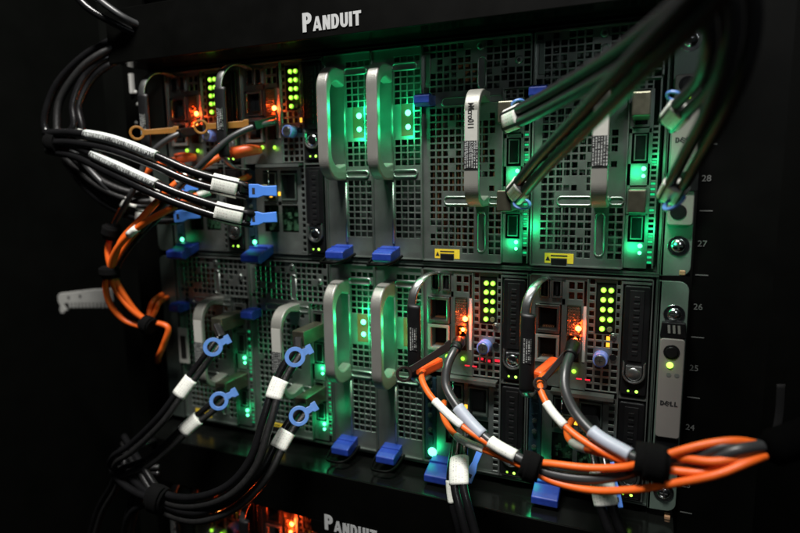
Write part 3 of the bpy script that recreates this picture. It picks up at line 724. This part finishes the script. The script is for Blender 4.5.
# lower chassis
gpu_module(0, -4, 'leftmost perforated module of the lower row, with two blue ringed plugs', 11, True, .005, clip_v=51)
gpu_module(88, -4, 'second perforated module of the lower row, beside the two power modules', 14, True, .011, clip_v=51)
psu_module(176, -4, 'power module of the lower row with two green lamps on an amber sticker', .0055)
psu_module(220, -4, 'power module of the lower row beside the black sleeved strap handle', .005)
node_module(264, -4, 'compute module of the lower row with red lamps glowing under its lime lamp grid', True, .009, 1, 'silver')
node_module(352, -4, 'compute module at the right end of the lower row, by the silver strip', True, .007, .25)
# third chassis
node_module(0, -226, 'dark compute module at the bottom edge, left of the bright orange lamp', False, .0008, .5, clip_on=False, big_led=False)
node_module(88, -226, 'compute module at the bottom edge with a bright orange lamp, below the rack panel', False, .010, 0, clip_on=False, big_led=False)
# white asset plate on the left of the first lower module
t = thing('asset_plate', 'small pale plate fixed at the left edge of the lower row under a blue clip', 'plate', (-2, -4, -120))
MB().prism(rrect(0, 13, 5, 42, 1), 'Y', -1, 0).build('plate_body', 'white_strip', t, .3)
MB().prism(rrect(3, 10, 10, 34, 1), 'Y', -1.4, -1.05).build('plate_window', 'interior', t, .2)

# ================================================================== CABLES
K = 9
WOB = random.Random(77)
def wobble(sp, amp=.55):
    """slow uneven sag along a cable"""
    n = len(sp); ks = [(WOB.uniform(.02, .07), WOB.uniform(0, 6.3), WOB.uniform(0, 6.3)) for _ in range(3)]; out = []
    for i, p in enumerate(sp):
        e = min(1, i/12); dx = sum(math.sin(i*k*3.2+a) for k, a, c in ks)/3; dz = sum(math.sin(i*k*3.7+c) for k, a, c in ks)/3
        out.append(p+Vector((dx, dz*.6, dz))*amp*e)
    return out
def side_of(pts):
    out = []; prev = None
    for i in range(len(pts)):
        T = (pts[min(i+1, len(pts)-1)]-pts[max(i-1, 0)]).normalized()
        a = T.cross(Vector((0, 1, 0)))
        if a.length < .25 and prev is not None: a = prev
        a = a.normalized()
        if prev is not None and a.dot(prev) < 0: a = -a
        prev = a; out.append(a)
    return out
def cable(label, pts, r, m, sleeves=(), ends=(), group=None, name='cable', cat='cable'):
    """pts: (px, py, Y) control points; sleeves: (t0, t1, material, extra) in control point index"""
    P = [at(*p) for p in pts]; sp = wobble(spline(P, K))
    t = thing(name, label, cat, P[0], group); sp = [p-P[0] for p in sp]
    MB().sweep(sp, (r, r), 14).build('jacket', m, t)
    for (a, c, mm, ex) in sleeves:
        s_ = seg(sp, K, a, c); MB().sweep(s_, (r+ex, r+ex), 16, side=side_of(s_)).build('label_sleeve', mm, t)
    return t, sp, P[0]
def twin(label, pts, r, sep, m, sleeves=(), group=None, m2=None):
    P = [at(*p) for p in pts]; sp = wobble(spline(P, K))
    t = thing('twin_cable', label, 'cable', P[0], group); sp = [p-P[0] for p in sp]; sd = side_of(sp)
    for s_ in (-1, 1):
        MB().sweep([p+a*(s_*sep/2) for p, a in zip(sp, sd)], (r, r), 14).build('jacket', m if s_ < 0 else (m2 or m), t)
    for (a, c, mm, ex) in sleeves:
        q = seg(sp, K, a, c); MB().sweep(q, (sep/2+r+ex, r+ex), 20, side=side_of(q)).build('label_sleeve', mm, t)
    return t, sp, P[0]
def plug(t, o, p0, p1, wd, ht, m='black_plastic', name='plug', bevel=.8):
    """box-like connector body between two world points"""
    a = Vector(p0)-o; c = Vector(p1)-o; d = (c-a); L = d.length
    up = Vector((0, 0, 1)); q = MB().box(-wd/2, wd/2, -L/2, L/2, -ht/2, ht/2).build(name, m, t, bevel)
    x = d.normalized().cross(up).normalized(); z = x.cross(d.normalized())
    q.matrix_local = Matrix(((x.x, d.normalized().x, z.x, 0), (x.y, d.normalized().y, z.y, 0), (x.z, d.normalized().z, z.z, 0), (0, 0, 0, 1)))
    q.location = (a+c)/2*S
    return q
def ring_tab(t, o, c, e, ro, ri, w_, m, th=1.6, name='pull_tab'):
    """flat pull strap ending in a ring: ring centre c, strap end e (world points)"""
    c = Vector(c)-o; e = Vector(e)-o; X = (e-c).normalized(); L = (e-c).length
    Yv = Vector((CX, CY, CZ))-o-c; n = (Yv-X*Yv.dot(X)).normalized(); W = n.cross(X)
    N = 26; out = []; inn = []
    for k in range(N):
        an = 2*math.pi*k/N; out.append((ro*math.cos(an), ro*math.sin(an))); inn.append((ri*math.cos(an), ri*math.sin(an)))
    b = MB(); b.band(out, inn, 'Z', -th/2, th/2)
    b.prism([(ro*.93, -w_/2), (ro+3, -w_*.42), (L-5, -w_*.5), (L-4, -w_*.66), (L, -w_*.66), (L, w_*.66), (L-4, w_*.66), (L-5, w_*.5), (ro+3, w_*.42), (ro*.93, w_/2)], 'Z', -th/2, th/2)
    q = b.build(name, m, t, .45)
    q.matrix_local = Matrix(((X.x, W.x, n.x, 0), (X.y, W.y, n.y, 0), (X.z, W.z, n.z, 0), (0, 0, 0, 1))); q.location = c*S
    return q
def block_tab(t, o, a, e, w1, w2, m='blue_tab', th=2.2):
    """moulded pull tab: wide slotted head at a, neck, wider tail at e"""
    a = Vector(a)-o; e = Vector(e)-o; X = (e-a).normalized(); L = (e-a).length
    V_ = Vector((CX, CY, CZ))-o-a; n = (V_-X*V_.dot(X)).normalized(); W = n.cross(X)
    b = MB(); h = w1/2; g = w2/2
    b.prism([(0, -h), (L*.32, -h), (L*.52, -g*.9), (L, -g), (L, g), (L*.52, g*.9), (L*.32, h), (0, h)], 'Z', -th/2, th/2)
    b.box(0, L*.3, -h, h, -th*2, -th/2)
    q = b.build('pull_tab', m, t, .6)
    mt = Matrix(((X.x, W.x, n.x, 0), (X.y, W.y, n.y, 0), (X.z, W.z, n.z, 0), (0, 0, 0, 1))); q.matrix_local = mt; q.location = a*S
    s2 = MB().box(L*.12, L*.22, -h*.45, h*.45, th/2, th/2+.15).build('tab_slot', 'black_ink', q)
    return q
BLK = 'black twin network cables'; ORG = 'orange fibre cables'
# --- upper left pairs that run to the blue tabs
t, sp, o = twin('uppermost pair of black cables crossing the left, wrapped white label before the blue tab', [(46, 138, -70), (75, 138, -74), (110, 144, -76), (150, 159, -72), (185, 174, -64), (213, 183, -55), (238, 189, -46), (249, 192, -40)], 3.6, 8.6, 'cable_black',
    [(5.0, 6.0, 'label_print', .7)], BLK)
s_ = seg(sp, K, 1.35, 3.15); sd = side_of(s_); MB().sweep([p+a*4.3 for p, a in zip(s_, sd)], (4.4, 4.4), 16, side=sd).build('label_sleeve', 'label_barcode', t)
plug(t, o, at(238, 188, -46), at(262, 191, -28), 11, 8); plug(t, o, at(262, 190, -28), at(273, 190, 2), 10, 9, 'gold_shell')
block_tab(t, o, at(249, 191, -44), at(277, 191, -34), 11.5, 9)
t, sp, o = twin('second pair of black cables at left, below the uppermost pair, with a barcode sleeve', [(48, 146, -66), (75, 152, -72), (105, 166, -76), (145, 184, -74), (180, 199, -66), (216, 211, -56), (243, 217, -46), (254, 219, -40)], 3.6, 8.6, 'cable_black',
    [(5.0, 6.0, 'label_print', .7)], BLK)
s_ = seg(sp, K, 1.6, 3.3); sd = side_of(s_); MB().sweep([p+a*4.3 for p, a in zip(s_, sd)], (4.4, 4.4), 16, side=sd).build('label_sleeve', 'label_barcode', t)
plug(t, o, at(243, 216, -46), at(264, 218, -28), 11, 8); plug(t, o, at(264, 218, -28), at(274, 218, 2), 10, 9, 'gold_shell')
block_tab(t, o, at(249, 219, -44), at(277, 217, -34), 11.5, 9)
# the two short ones behind, to the left compute module
t, sp, o = twin('braided and black cable pair behind the orange cables, to the upper left blue tab', [(62, 150, -40), (80, 168, -44), (104, 186, -46), (130, 196, -42), (152, 197, -34), (172, 192, -26), (186, 190, -20)], 3.2, 7.2, 'cable_braid', [(4.0, 4.5, 'label_print', .6)], BLK)
plug(t, o, at(176, 190, -22), at(200, 188, 0), 10, 8); block_tab(t, o, at(181, 187, -30), at(198, 186, -22), 10, 8)
t, sp, o = twin('drooping pair of black cables ending at the lower left blue tab', [(66, 158, -36), (84, 182, -40), (104, 200, -42), (132, 214, -38), (155, 217, -32), (178, 217, -24)], 3.2, 7.2, 'cable_black', [(3.2, 3.75, 'label_print', .6)], BLK)
plug(t, o, at(172, 217, -24), at(200, 214, 0), 10, 8); block_tab(t, o, at(174, 217, -34), at(200, 214, -26), 11, 8)
# arcs above the tie
arcs = [([(58, 142, -62), (46, 130, -60), (47, 108, -58), (60, 80, -52), (90, 52, -42), (128, 34, -28), (170, 22, -12)], 'outermost black cable arching from the velcro tie up behind the top rack panel'),
        ([(60, 142, -66), (57, 126, -64), (60, 100, -60), (80, 70, -52), (104, 52, -42), (130, 42, -28), (170, 30, -12)], 'second black cable from outside in the arch above the velcro tie'),
        ([(64, 140, -66), (74, 126, -62), (73, 104, -58), (84, 78, -50), (104, 60, -40), (128, 52, -26), (170, 40, -10)], 'third black cable from outside in the arch above the velcro tie'),
        ([(66, 140, -60), (82, 132, -58), (79, 106, -54), (90, 82, -46), (108, 66, -38), (130, 58, -24), (170, 46, -8)], 'innermost black cable of the arch above the velcro tie, white band at its foot')]
for i, (p, lb) in enumerate(arcs):
    cable(lb, p, 3.3, 'cable_braid' if i == 1 else 'cable_black', [(.85, 1.1, 'label_print', .5)] if i == 3 else (), group='black cables arching above the left tie')
cable('black cable crossing the top left corner, the upper of two', [(88, -12, -60), (104, 4, -56), (124, 18, -48), (150, 30, -30)], 3.0, 'cable_grey', group='black cables in the top left corner')
cable('black cable crossing the top left corner, the lower of two', [(70, -12, -60), (88, 8, -56), (112, 22, -48), (150, 40, -30)], 3.4, 'cable_black', group='black cables in the top left corner')
# --- orange cables of the upper left
def boot(t, sp, o, t0, t1, r0, r1, m='orange_plastic', name='boot'):
    s_ = seg(sp, K, t0, t1); n = len(s_)
    rad = [((r0+(r1-r0)*math.sin(math.pi*min(1, i/(n-1)*.6))),)*2 for i in range(n)]
    if m == 'black_rubber': rad = [(a*(1.08 if i % 2 else .94),)*2 for i, (a, _) in enumerate(rad)]
    return MB().sweep(s_, rad, 16, side=side_of(s_)).build(name, m, t)
t, sp, o = cable('orange cable with the fattest orange boot, running behind the upper black pairs', [(262, 150, -4), (244, 151, -14), (222, 156, -22), (200, 168, -34), (176, 183, -44), (158, 200, -52), (140, 220, -58), (122, 240, -60), (113, 262, -60), (106, 284, -58), (110, 304, -52), (124, 320, -44), (146, 328, -36)], 2.9, 'cable_orange', [(3.5, 3.95, 'label_print', .6)], group=ORG)
boot(t, sp, o, .1, 1.5, 3.6, 5.6)
t, sp, o = cable('orange cable ending in the left, smaller orange boot of the upper row', [(196, 157, -2), (182, 158, -12), (166, 163, -22), (150, 168, -30), (136, 186, -38), (124, 206, -44), (113, 228, -50), (108, 250, -54), (112, 270, -54), (122, 292, -50), (136, 312, -42), (152, 324, -34)], 2.8, 'cable_orange', [(4.6, 5.1, 'label_print', .7)], group=ORG)
boot(t, sp, o, .1, 1.4, 3.4, 5.0)
t, sp, o = cable('orange cable sweeping in a long arc below the black pairs', [(250, 176, 0), (236, 182, -14), (214, 190, -30), (192, 198, -44), (168, 210, -56), (142, 224, -62), (122, 242, -64), (112, 262, -62), (114, 286, -54), (130, 308, -46), (148, 322, -36)], 2.9, 'cable_orange', [(2.2, 2.75, 'label_print', .6), (5.2, 5.6, 'label_print', .5)], group=ORG)
t, sp, o = cable('orange cable turning down at the far left beneath the lowest velcro tie', [(146, 324, -34), (158, 323, -30), (168, 328, -28), (164, 343, -28), (159, 356, -24), (158, 362, 6)], 2.9, 'cable_orange', group=ORG)
cable('short orange cable poking up from the lowest left tie, the left of two', [(149, 318, -30), (150, 309, -28), (154, 300, -24), (166, 292, 10)], 2.5, 'cable_orange', group='orange cable ends behind the low tie')
cable('short orange cable poking up from the lowest left tie, the right of two', [(152, 318, -28), (156, 310, -26), (160, 302, -22), (172, 294, 12)], 2.5, 'cable_orange', group='orange cable ends behind the low tie')
cable('thin orange cable crossing steeply behind the black pairs, white band near its top', [(204, 166, -10), (188, 174, -22), (174, 186, -32), (160, 204, -42), (146, 222, -48), (128, 244, -52), (116, 262, -54)], 2.4, 'cable_orange', [(1.3, 2.0, 'label_print', .6)], group=ORG)
cable('thin black cable crossing diagonally behind the orange arc at left', [(206, 176, -8), (190, 190, -22), (172, 206, -36), (152, 224, -44), (132, 246, -50), (118, 268, -52), (122, 292, -46), (140, 320, -34)], 2.6, 'cable_black', [(.9, 1.5, 'label_print', .6)], group='loose black cables at upper left')
cable('black cable curling in a short loop left of the orange cables', [(72, 150, -44), (92, 172, -48), (112, 192, -44), (126, 204, -34), (150, 206, -20), (178, 200, 0)], 2.9, 'cable_grey', [(3.0, 3.5, 'label_print', .6)], group='loose black cables at upper left')
# ring tabs of the upper row
def tab_cable(label, pts, r, m, ring, strap, tabm, plugp, sleeves=(), group=None, ro=6.5, ri=4.0, w_=6.5):
    t, sp, o = cable(label, pts, r, m, sleeves, group=group)
    plug(t, o, *plugp); ring_tab(t, o, at(*ring), at(*strap), ro, ri, w_, tabm)
    return t, sp, o
tab_cable('grey cable with an olive ring tab plugged into the leftmost module of the upper row', [(196, 130, -4), (180, 134, -22), (160, 145, -34), (146, 160, -40), (140, 176, -44), (128, 200, -48), (112, 230, -52)], 2.6, 'cable_grey', (137, 133, -46), (179, 130, -22), 'olive_tab', (at(200, 129, 0), at(178, 134, -24), 9, 8), group='cables with a ring tab', ro=6.5, ri=4.3, w_=5.5)
tab_cable('grey cable with an olive ring tab whose ring circles the orange lamp', [(276, 122, -4), (254, 127, -20), (228, 140, -34), (206, 160, -44), (180, 186, -48), (160, 208, -50), (140, 232, -52)], 2.8, 'cable_grey', (201, 127, -40), (249, 124, -20), 'olive_tab', (at(274, 120, 0), at(252, 126, -22), 9, 8), group='cables with a ring tab', ro=6.3, ri=4.3, w_=6.0)

# --- lower left: four pairs with blue rings
def pair(label, port, body0, ring, tabend, pts, sleeve, r=2.7, sep=6.2):
    t, sp, o = twin(label, pts, r, sep, 'cable_black', sleeve, BLK, 'cable_braid')
    plug(t, o, port, body0, 12, 13, 'gold_shell', 'connector_shell')
    ring_tab(t, o, at(*ring), at(*tabend), 8.2, 4.9, 6.0, 'blue_ring', 2.0)
    q = plug(t, o, body0, at(pts[0][0], pts[0][1], pts[0][2]), 7, 7, 'black_plastic', 'strain_relief', 1.5)
    return t
def g_port(x0, ztop, v): return Vector((x0+74, 2, ztop-v))
def g_out(x0, ztop, v, y=-42): return Vector((x0+74, y, ztop-v))
pair('black cable pair with a blue ring at the upper plug of the leftmost lower module', g_port(0, -4, 58), g_out(0, -4, 58, -34), (213, 347, -60), (230, 338, -50),
     [(222, 338, -42), (209, 355, -54), (196, 372, -62), (181, 392, -72), (160, 420, -84), (132, 447, -92), (116, 458, -92), (114, 468, -84), (132, 470, -70), (160, 470, -60)], [(2.35, 3.15, 'label_print', .8)])
pair('black cable pair with a blue ring at the lower plug of the leftmost lower module', g_port(0, -4, 120), g_out(0, -4, 120, -34), (219, 401, -60), (237, 391, -50),
     [(224, 396, -46), (210, 409, -54), (190, 425, -64), (168, 446, -74), (146, 463, -82), (122, 472, -84), (112, 490, -80), (100, 512, -74), (90, 545, -70)], [(1.6, 2.35, 'label_print', .8)])
pair('black cable pair with a blue ring at the upper plug of the second lower module', g_port(88, -4, 62), g_out(88, -4, 62, -34), (295, 357, -62), (312, 348, -52),
     [(298, 352, -46), (286, 370, -56), (276, 392, -66), (266, 424, -78), (252, 464, -90), (226, 492, -98), (190, 502, -96), (160, 494, -90), (140, 466, -80), (124, 440, -60)], [(1.45, 2.25, 'label_print', .8)], 3.2, 7.4)
pair('black cable pair with a blue ring at the lower plug of the second lower module', g_port(88, -4, 122), g_out(88, -4, 122, -34), (299, 416, -62), (317, 405, -52),
     [(303, 411, -46), (291, 426, -56), (280, 444, -66), (264, 474, -80), (236, 502, -92), (200, 516, -96), (168, 510, -92), (142, 492, -84), (130, 520, -74), (126, 548, -70)], [(1.3, 2.15, 'label_print', .8)], 3.2, 7.4)
for i, (p, lb) in enumerate([([(152, 496, -92), (138, 484, -86), (126, 470, -78), (128, 452, -66), (150, 442, -50), (170, 436, 20)], 'black cable looping back from the lower left bundle, the smaller loop'),
             ([(156, 500, -96), (136, 492, -92), (118, 478, -84), (112, 462, -70), (128, 446, -50), (160, 436, 20)], 'black cable looping back from the lower left bundle, the wider loop'),
             ([(150, 502, -90), (134, 510, -86), (126, 525, -82), (124, 548, -78)], 'black cable dropping from the lower left bundle to the bottom edge')]):
    cable(lb, p, 3.2, 'cable_black', group='loose black cables of the lower left bundle')
# --- upper right, out of focus, near the lens
def fore(label, pts, r, sep, m='cable_matte', sl=()):
    return twin(label, pts, r, sep, m, sl, BLK)
t, sp, o = fore('blurred black cable pair from the top right to the upper plug beside the Micro011 handle', [(505, 122, -30), (522, 114, -50), (556, 97, -88), (606, 68, -134), (652, 36, -168), (694, 2, -190), (740, -44, -204)], 3.7, 7.6, sl=[(.1, .9, 'label_print', .6)])
plug(t, o, Vector((338, 2, 114)), Vector((338, -30, 114)), 11, 15, 'gold_shell', 'connector_shell'); ring_tab(t, o, at(518, 104, -34), at(521, 118, -20), 5, 3.5, 4, 'blue_ring')
t, sp, o = fore('blurred black cable pair from the top right to the lower plug beside the Micro011 handle', [(513, 196, -30), (524, 184, -48), (548, 157, -84), (588, 116, -128), (634, 70, -164), (680, 24, -188), (722, -22, -204)], 3.7, 7.6, sl=[(.1, .9, 'label_print', .6)])
plug(t, o, Vector((338, 2, 52)), Vector((338, -30, 52)), 11, 15, 'gold_shell', 'connector_shell'); ring_tab(t, o, at(522, 204, -34), at(524, 190, -20), 6.5, 4.5, 4, 'blue_ring')
t, sp, o = fore('blurred black cable pair dropping to the upper plug beside the upper silver strip', [(668, 124, -44), (682, 108, -72), (704, 84, -104), (716, 52, -136), (718, 20, -150), (710, -34, -160)], 3.3, 7.2, sl=[(.15, .95, 'label_print', .6)])
plug(t, o, Vector((426, 2, 114)), Vector((426, -32, 114)), 11, 15, 'gold_shell', 'connector_shell'); ring_tab(t, o, at(674, 96, -46), at(668, 112, -30), 5.0, 3.5, 4, 'blue_ring')
t, sp, o = fore('blurred black cable pair furthest right, dropping to the plug with the large blue ring', [(668, 200, -44), (678, 182, -68), (694, 152, -94), (716, 112, -124), (736, 66, -144), (744, 20, -154), (738, -34, -162)], 3.3, 7.2, sl=[(.1, .9, 'label_print', .6)])
plug(t, o, Vector((426, 2, 52)), Vector((426, -32, 52)), 11, 15, 'gold_shell', 'connector_shell'); ring_tab(t, o, at(674, 202, -58), at(664, 190, -36), 7.4, 5.0, 5, 'blue_ring')

# --- right hand orange harness
t, sp, o = cable('orange cable with a white sleeve from the plug below the left black sleeved handle', [(440, 364, -10), (428, 366, -26), (422, 376, -44), (428, 392, -56), (442, 408, -64), (462, 426, -70), (492, 446, -76), (522, 460, -80), (552, 464, -84), (590, 468, -86), (626, 466, -88), (655, 458, -92), (700, 446, -92), (740, 441, -88), (772, 447, -76)], 2.35, 'cable_orange', [(3.55, 5.0, 'label_print', .7)], group=ORG)
plug(t, o, at(440, 362, -12), at(419, 372, -38), 8, 9, 'orange_plastic', 'plug', 2.2)
t, sp, o = cable('lowest orange cable of the harness, with a white sleeve before the middle wrap', [(444, 402, -20), (443, 414, -36), (450, 428, -50), (460, 438, -60), (480, 448, -70), (508, 460, -78), (530, 470, -82), (556, 483, -84), (592, 491, -88), (632, 490, -92), (672, 483, -96), (716, 474, -98), (750, 461, -92), (776, 451, -78)], 2.35, 'cable_orange', [(2.7, 4.15, 'label_print', .5)], group=ORG)
t, sp, o = tab_cable('grey cable with a blue grey sleeve followed by a white one, through both wraps', [(459, 340, -16), (456, 348, -34), (448, 366, -46), (446, 386, -54), (456, 405, -62), (472, 424, -68), (492, 442, -74), (516, 457, -80), (545, 472, -82), (585, 478, -84), (625, 474, -84), (655, 464, -86), (700, 462, -90), (738, 450, -92), (772, 446, -80)], 3.4, 'cable_grey',
    (404, 374, -54), (452, 344, -30), 'dark_tab', (at(461, 340, -2), at(457, 345, -26), 8, 7), [(4.1, 5.6, 'grey_label', 1.0), (5.95, 7.0, 'label_print', 1.0)], group='cables with a ring tab', ro=6.2, ri=3.9, w_=6)
boot(t, sp, o, .25, 1.15, 4.6, 4.2, 'black_rubber')
t, sp, o = cable('orange cable with white sleeve from the orange plug of the right compute module', [(556, 366, -10), (546, 370, -26), (540, 382, -44), (543, 396, -54), (554, 414, -62), (574, 434, -70), (604, 452, -78), (640, 466, -86), (668, 470, -92), (704, 472, -94), (742, 460, -92), (776, 450, -78)], 2.35, 'cable_orange', [(3.4, 4.6, 'label_print', .7)], group=ORG)
plug(t, o, at(556, 362, -12), at(537, 378, -36), 8, 10, 'orange_plastic', 'plug', 2.2)
t, sp, o = cable('orange cable with a short clear sleeve, uppermost below the blue grey sleeve', [(572, 420, -20), (567, 430, -36), (572, 442, -52), (588, 450, -64), (612, 457, -74), (644, 462, -84), (676, 458, -90), (712, 462, -96), (744, 456, -90), (774, 449, -78)], 2.35, 'cable_orange', [(2.0, 2.9, 'white_strip', .7)], group=ORG)
t, sp, o = tab_cable('grey cable with one blue grey sleeve entering the large right wrap', [(574, 342, -16), (571, 353, -34), (566, 370, -48), (566, 390, -58), (576, 414, -66), (594, 434, -74), (622, 450, -82), (646, 460, -88), (690, 458, -90), (726, 446, -90), (772, 445, -78)], 3.4, 'cable_grey',
    (540, 384, -50), (572, 346, -28), 'dark_tab', (at(576, 345, -2), at(571, 351, -28), 8, 7), [(4.85, 6.4, 'grey_label', 1.0)], group='cables with a ring tab', ro=5.0, ri=3.0, w_=4.5)
boot(t, sp, o, .25, 1.2, 4.9, 4.6, 'black_rubber')
# bottom centre pairs
t, sp, o = twin('pair of black cables hanging at bottom centre below a printed white sleeve', [(462, 430, -24), (461, 446, -40), (459, 462, -54), (459, 486, -64), (464, 508, -70), (474, 545, -74)], 3.2, 7.0, 'cable_black', [(1.8, 2.95, 'label_print', .9)], BLK)
plug(t, o, at(466, 414, -2), at(462, 440, -34), 11, 10)
block_tab(t, o, at(467, 482, -46), at(482, 446, -30), 7, 5)
t, sp, o = twin('pair of black cables hanging behind the orange harness, white sleeve partly hidden', [(592, 432, -20), (597, 452, -34), (601, 474, -46), (604, 496, -54), (610, 516, -58), (622, 548, -62)], 3.4, 7.6, 'cable_black', [(1.9, 3.5, 'label_print', .9)], BLK)
plug(t, o, at(590, 420, -2), at(596, 446, -28), 11, 10)
block_tab(t, o, at(618, 508, -40), at(610, 462, -22), 7, 6)
cable('single black cable behind the bottom centre pair, pale green lit sleeve at its top', [(455, 440, -10), (452, 458, -24), (450, 480, -34), (452, 506, -40), (458, 530, -44), (462, 550, -46)], 2.6, 'cable_black', [(2.0, 2.9, 'label_print', .4)], group=BLK)

P = [at(764, 449, -84), at(778, 446, -80), at(805, 436, -60), at(850, 416, -10)]
t = thing('harness_end_shade', 'black tube added at far right for the darkness swallowing the orange harness', 'added shade', P[0])
MB().sweep([p-P[0] for p in spline(P, 8)], [(6+min(i, 6)*.7,)*2 for i in range(25)], 18).build('sleeve', 'shade_black', t)  # added dark tube stands for the shade where the harness fades out
# --- velcro wraps
def wrap(label, c, d, ra, rb, L):
    """fuzzy strap wound round a bundle: centre (px,py,Y), axis direction d, section radii, width"""
    o = at(*c); d = Vector(d).normalized(); rnd = random.Random(int(c[0]*7+c[1]))
    t = thing('velcro_tie', label, 'cable tie', o, 'black velcro wraps round the cable bundles')
    n = 9; P = [d*(L*(i/(n-1)-.5)) for i in range(n)]
    rad = [(ra*(1-.10*abs(i/(n-1)-.5)**2*4), rb*(1-.10*abs(i/(n-1)-.5)**2*4)) for i in range(n)]
    b = MB(); b.sweep(P, rad, 36); b.v = [(x*(1+rnd.uniform(-.025, .025)), y*(1+rnd.uniform(-.025, .025)), z*(1+rnd.uniform(-.025, .025))) for x, y, z in b.v]
    b.build('strap', 'velcro', t)
    a = d.cross(Vector((0, 1, 0))).normalized(); f = MB()
    P2 = [p+Vector((0, -rb*.25, 0)) for p in P[2:8]]
    f.sweep(P2, (ra*1.07, rb*.86), 30); f.build('strap_end', 'velcro', t)
    return t
wrap('round velcro wrap at left where the black arches meet the black pairs', (57, 142, -66), (1, 0, -.15), 10, 9, 17)
wrap('velcro wrap highest on the orange cables at left', (112, 232, -54), (.35, 0, 1), 7.5, 8, 13)
wrap('velcro wrap on the left orange cables just above the grey comb bracket', (110, 272, -58), (0, 0, 1), 8.5, 8, 11)
wrap('lowest velcro wrap on the orange cables at left, beside the comb bracket', (148, 324, -36), (1, 0, -.3), 8, 8, 13)
wrap('velcro wrap of the dark lower left bundle', (158, 498, -94), (1, .1, -.2), 12, 10, 16)
wrap('fuzzy velcro wrap in the middle of the orange harness', (531, 466, -82), (1, 0, -.22), 9.5, 8.5, 12.5)
wrap('large fuzzy velcro wrap at the right of the orange harness by the status strip', (652, 461, -90), (1, 0, -.05), 10.5, 10, 19)

# ================================================================== LEFT COMB BRACKET, RIGHT STRAPS
o = Vector(at(60, 300, 30)); t = thing('cable_comb', 'pale grey comb bracket with a hooked end and a toothed lower edge at far left', 'bracket', o)
b = MB(); Wd = 58
prof = [(0, 6), (4, 9), (Wd, 17), (Wd+30, 20), (Wd+30, 4)]
for k in range(11):
    x = Wd+26-k*6.2; prof += [(x, 3.2-k*.5), (x-1, -3.2-k*.5), (x-3.0, -3.3-k*.5), (x-4, 3-k*.5)]
prof += [(10, -4), (11, -12), (8, -16), (3, -16), (1, -12), (3, -6), (0, -2)]
b.prism(prof, 'Y', -3, 3); b.build('comb_body', 'bracket_grey', t, .8)
b = MB()
for x, z in ((20, 5), (40, 8)): b.cyl((x, -3, z), (x, -3.4, z), 1.8, 1.8, 14)
b.build('screw_hole', 'black_ink', t)
straps = [((717, 372, 724, 420, 730, 446), 1.6, 'far left'), ((733, 366, 738, 408, 742, 448), 1.8, 'second from left'), ((747, 356, 744, 400, 738, 440), 2.2, 'third from left, leaning left'),
          ((757, 378, 752, 410, 744, 444), 2.0, 'fourth from left'), ((781, 384, 779, 415, 774, 442), 3.6, 'rightmost and widest')]
for (q, wd, lb) in straps:
    P = [at(q[0], q[1], 90), at(q[2], q[3], 90), at(q[4], q[5], 86)]; sp = [p-P[0] for p in spline(P, 8)]
    t = thing('hanging_strap', 'dim grey strap in the dark at far right, ' + lb, 'strap', P[0], 'grey straps hanging at the far right')
    MB().sweep(sp, (wd, 1.0), 10, side=[Vector((1, .3, 0))]*len(sp)).build('strap_band', 'strap_grey', t)
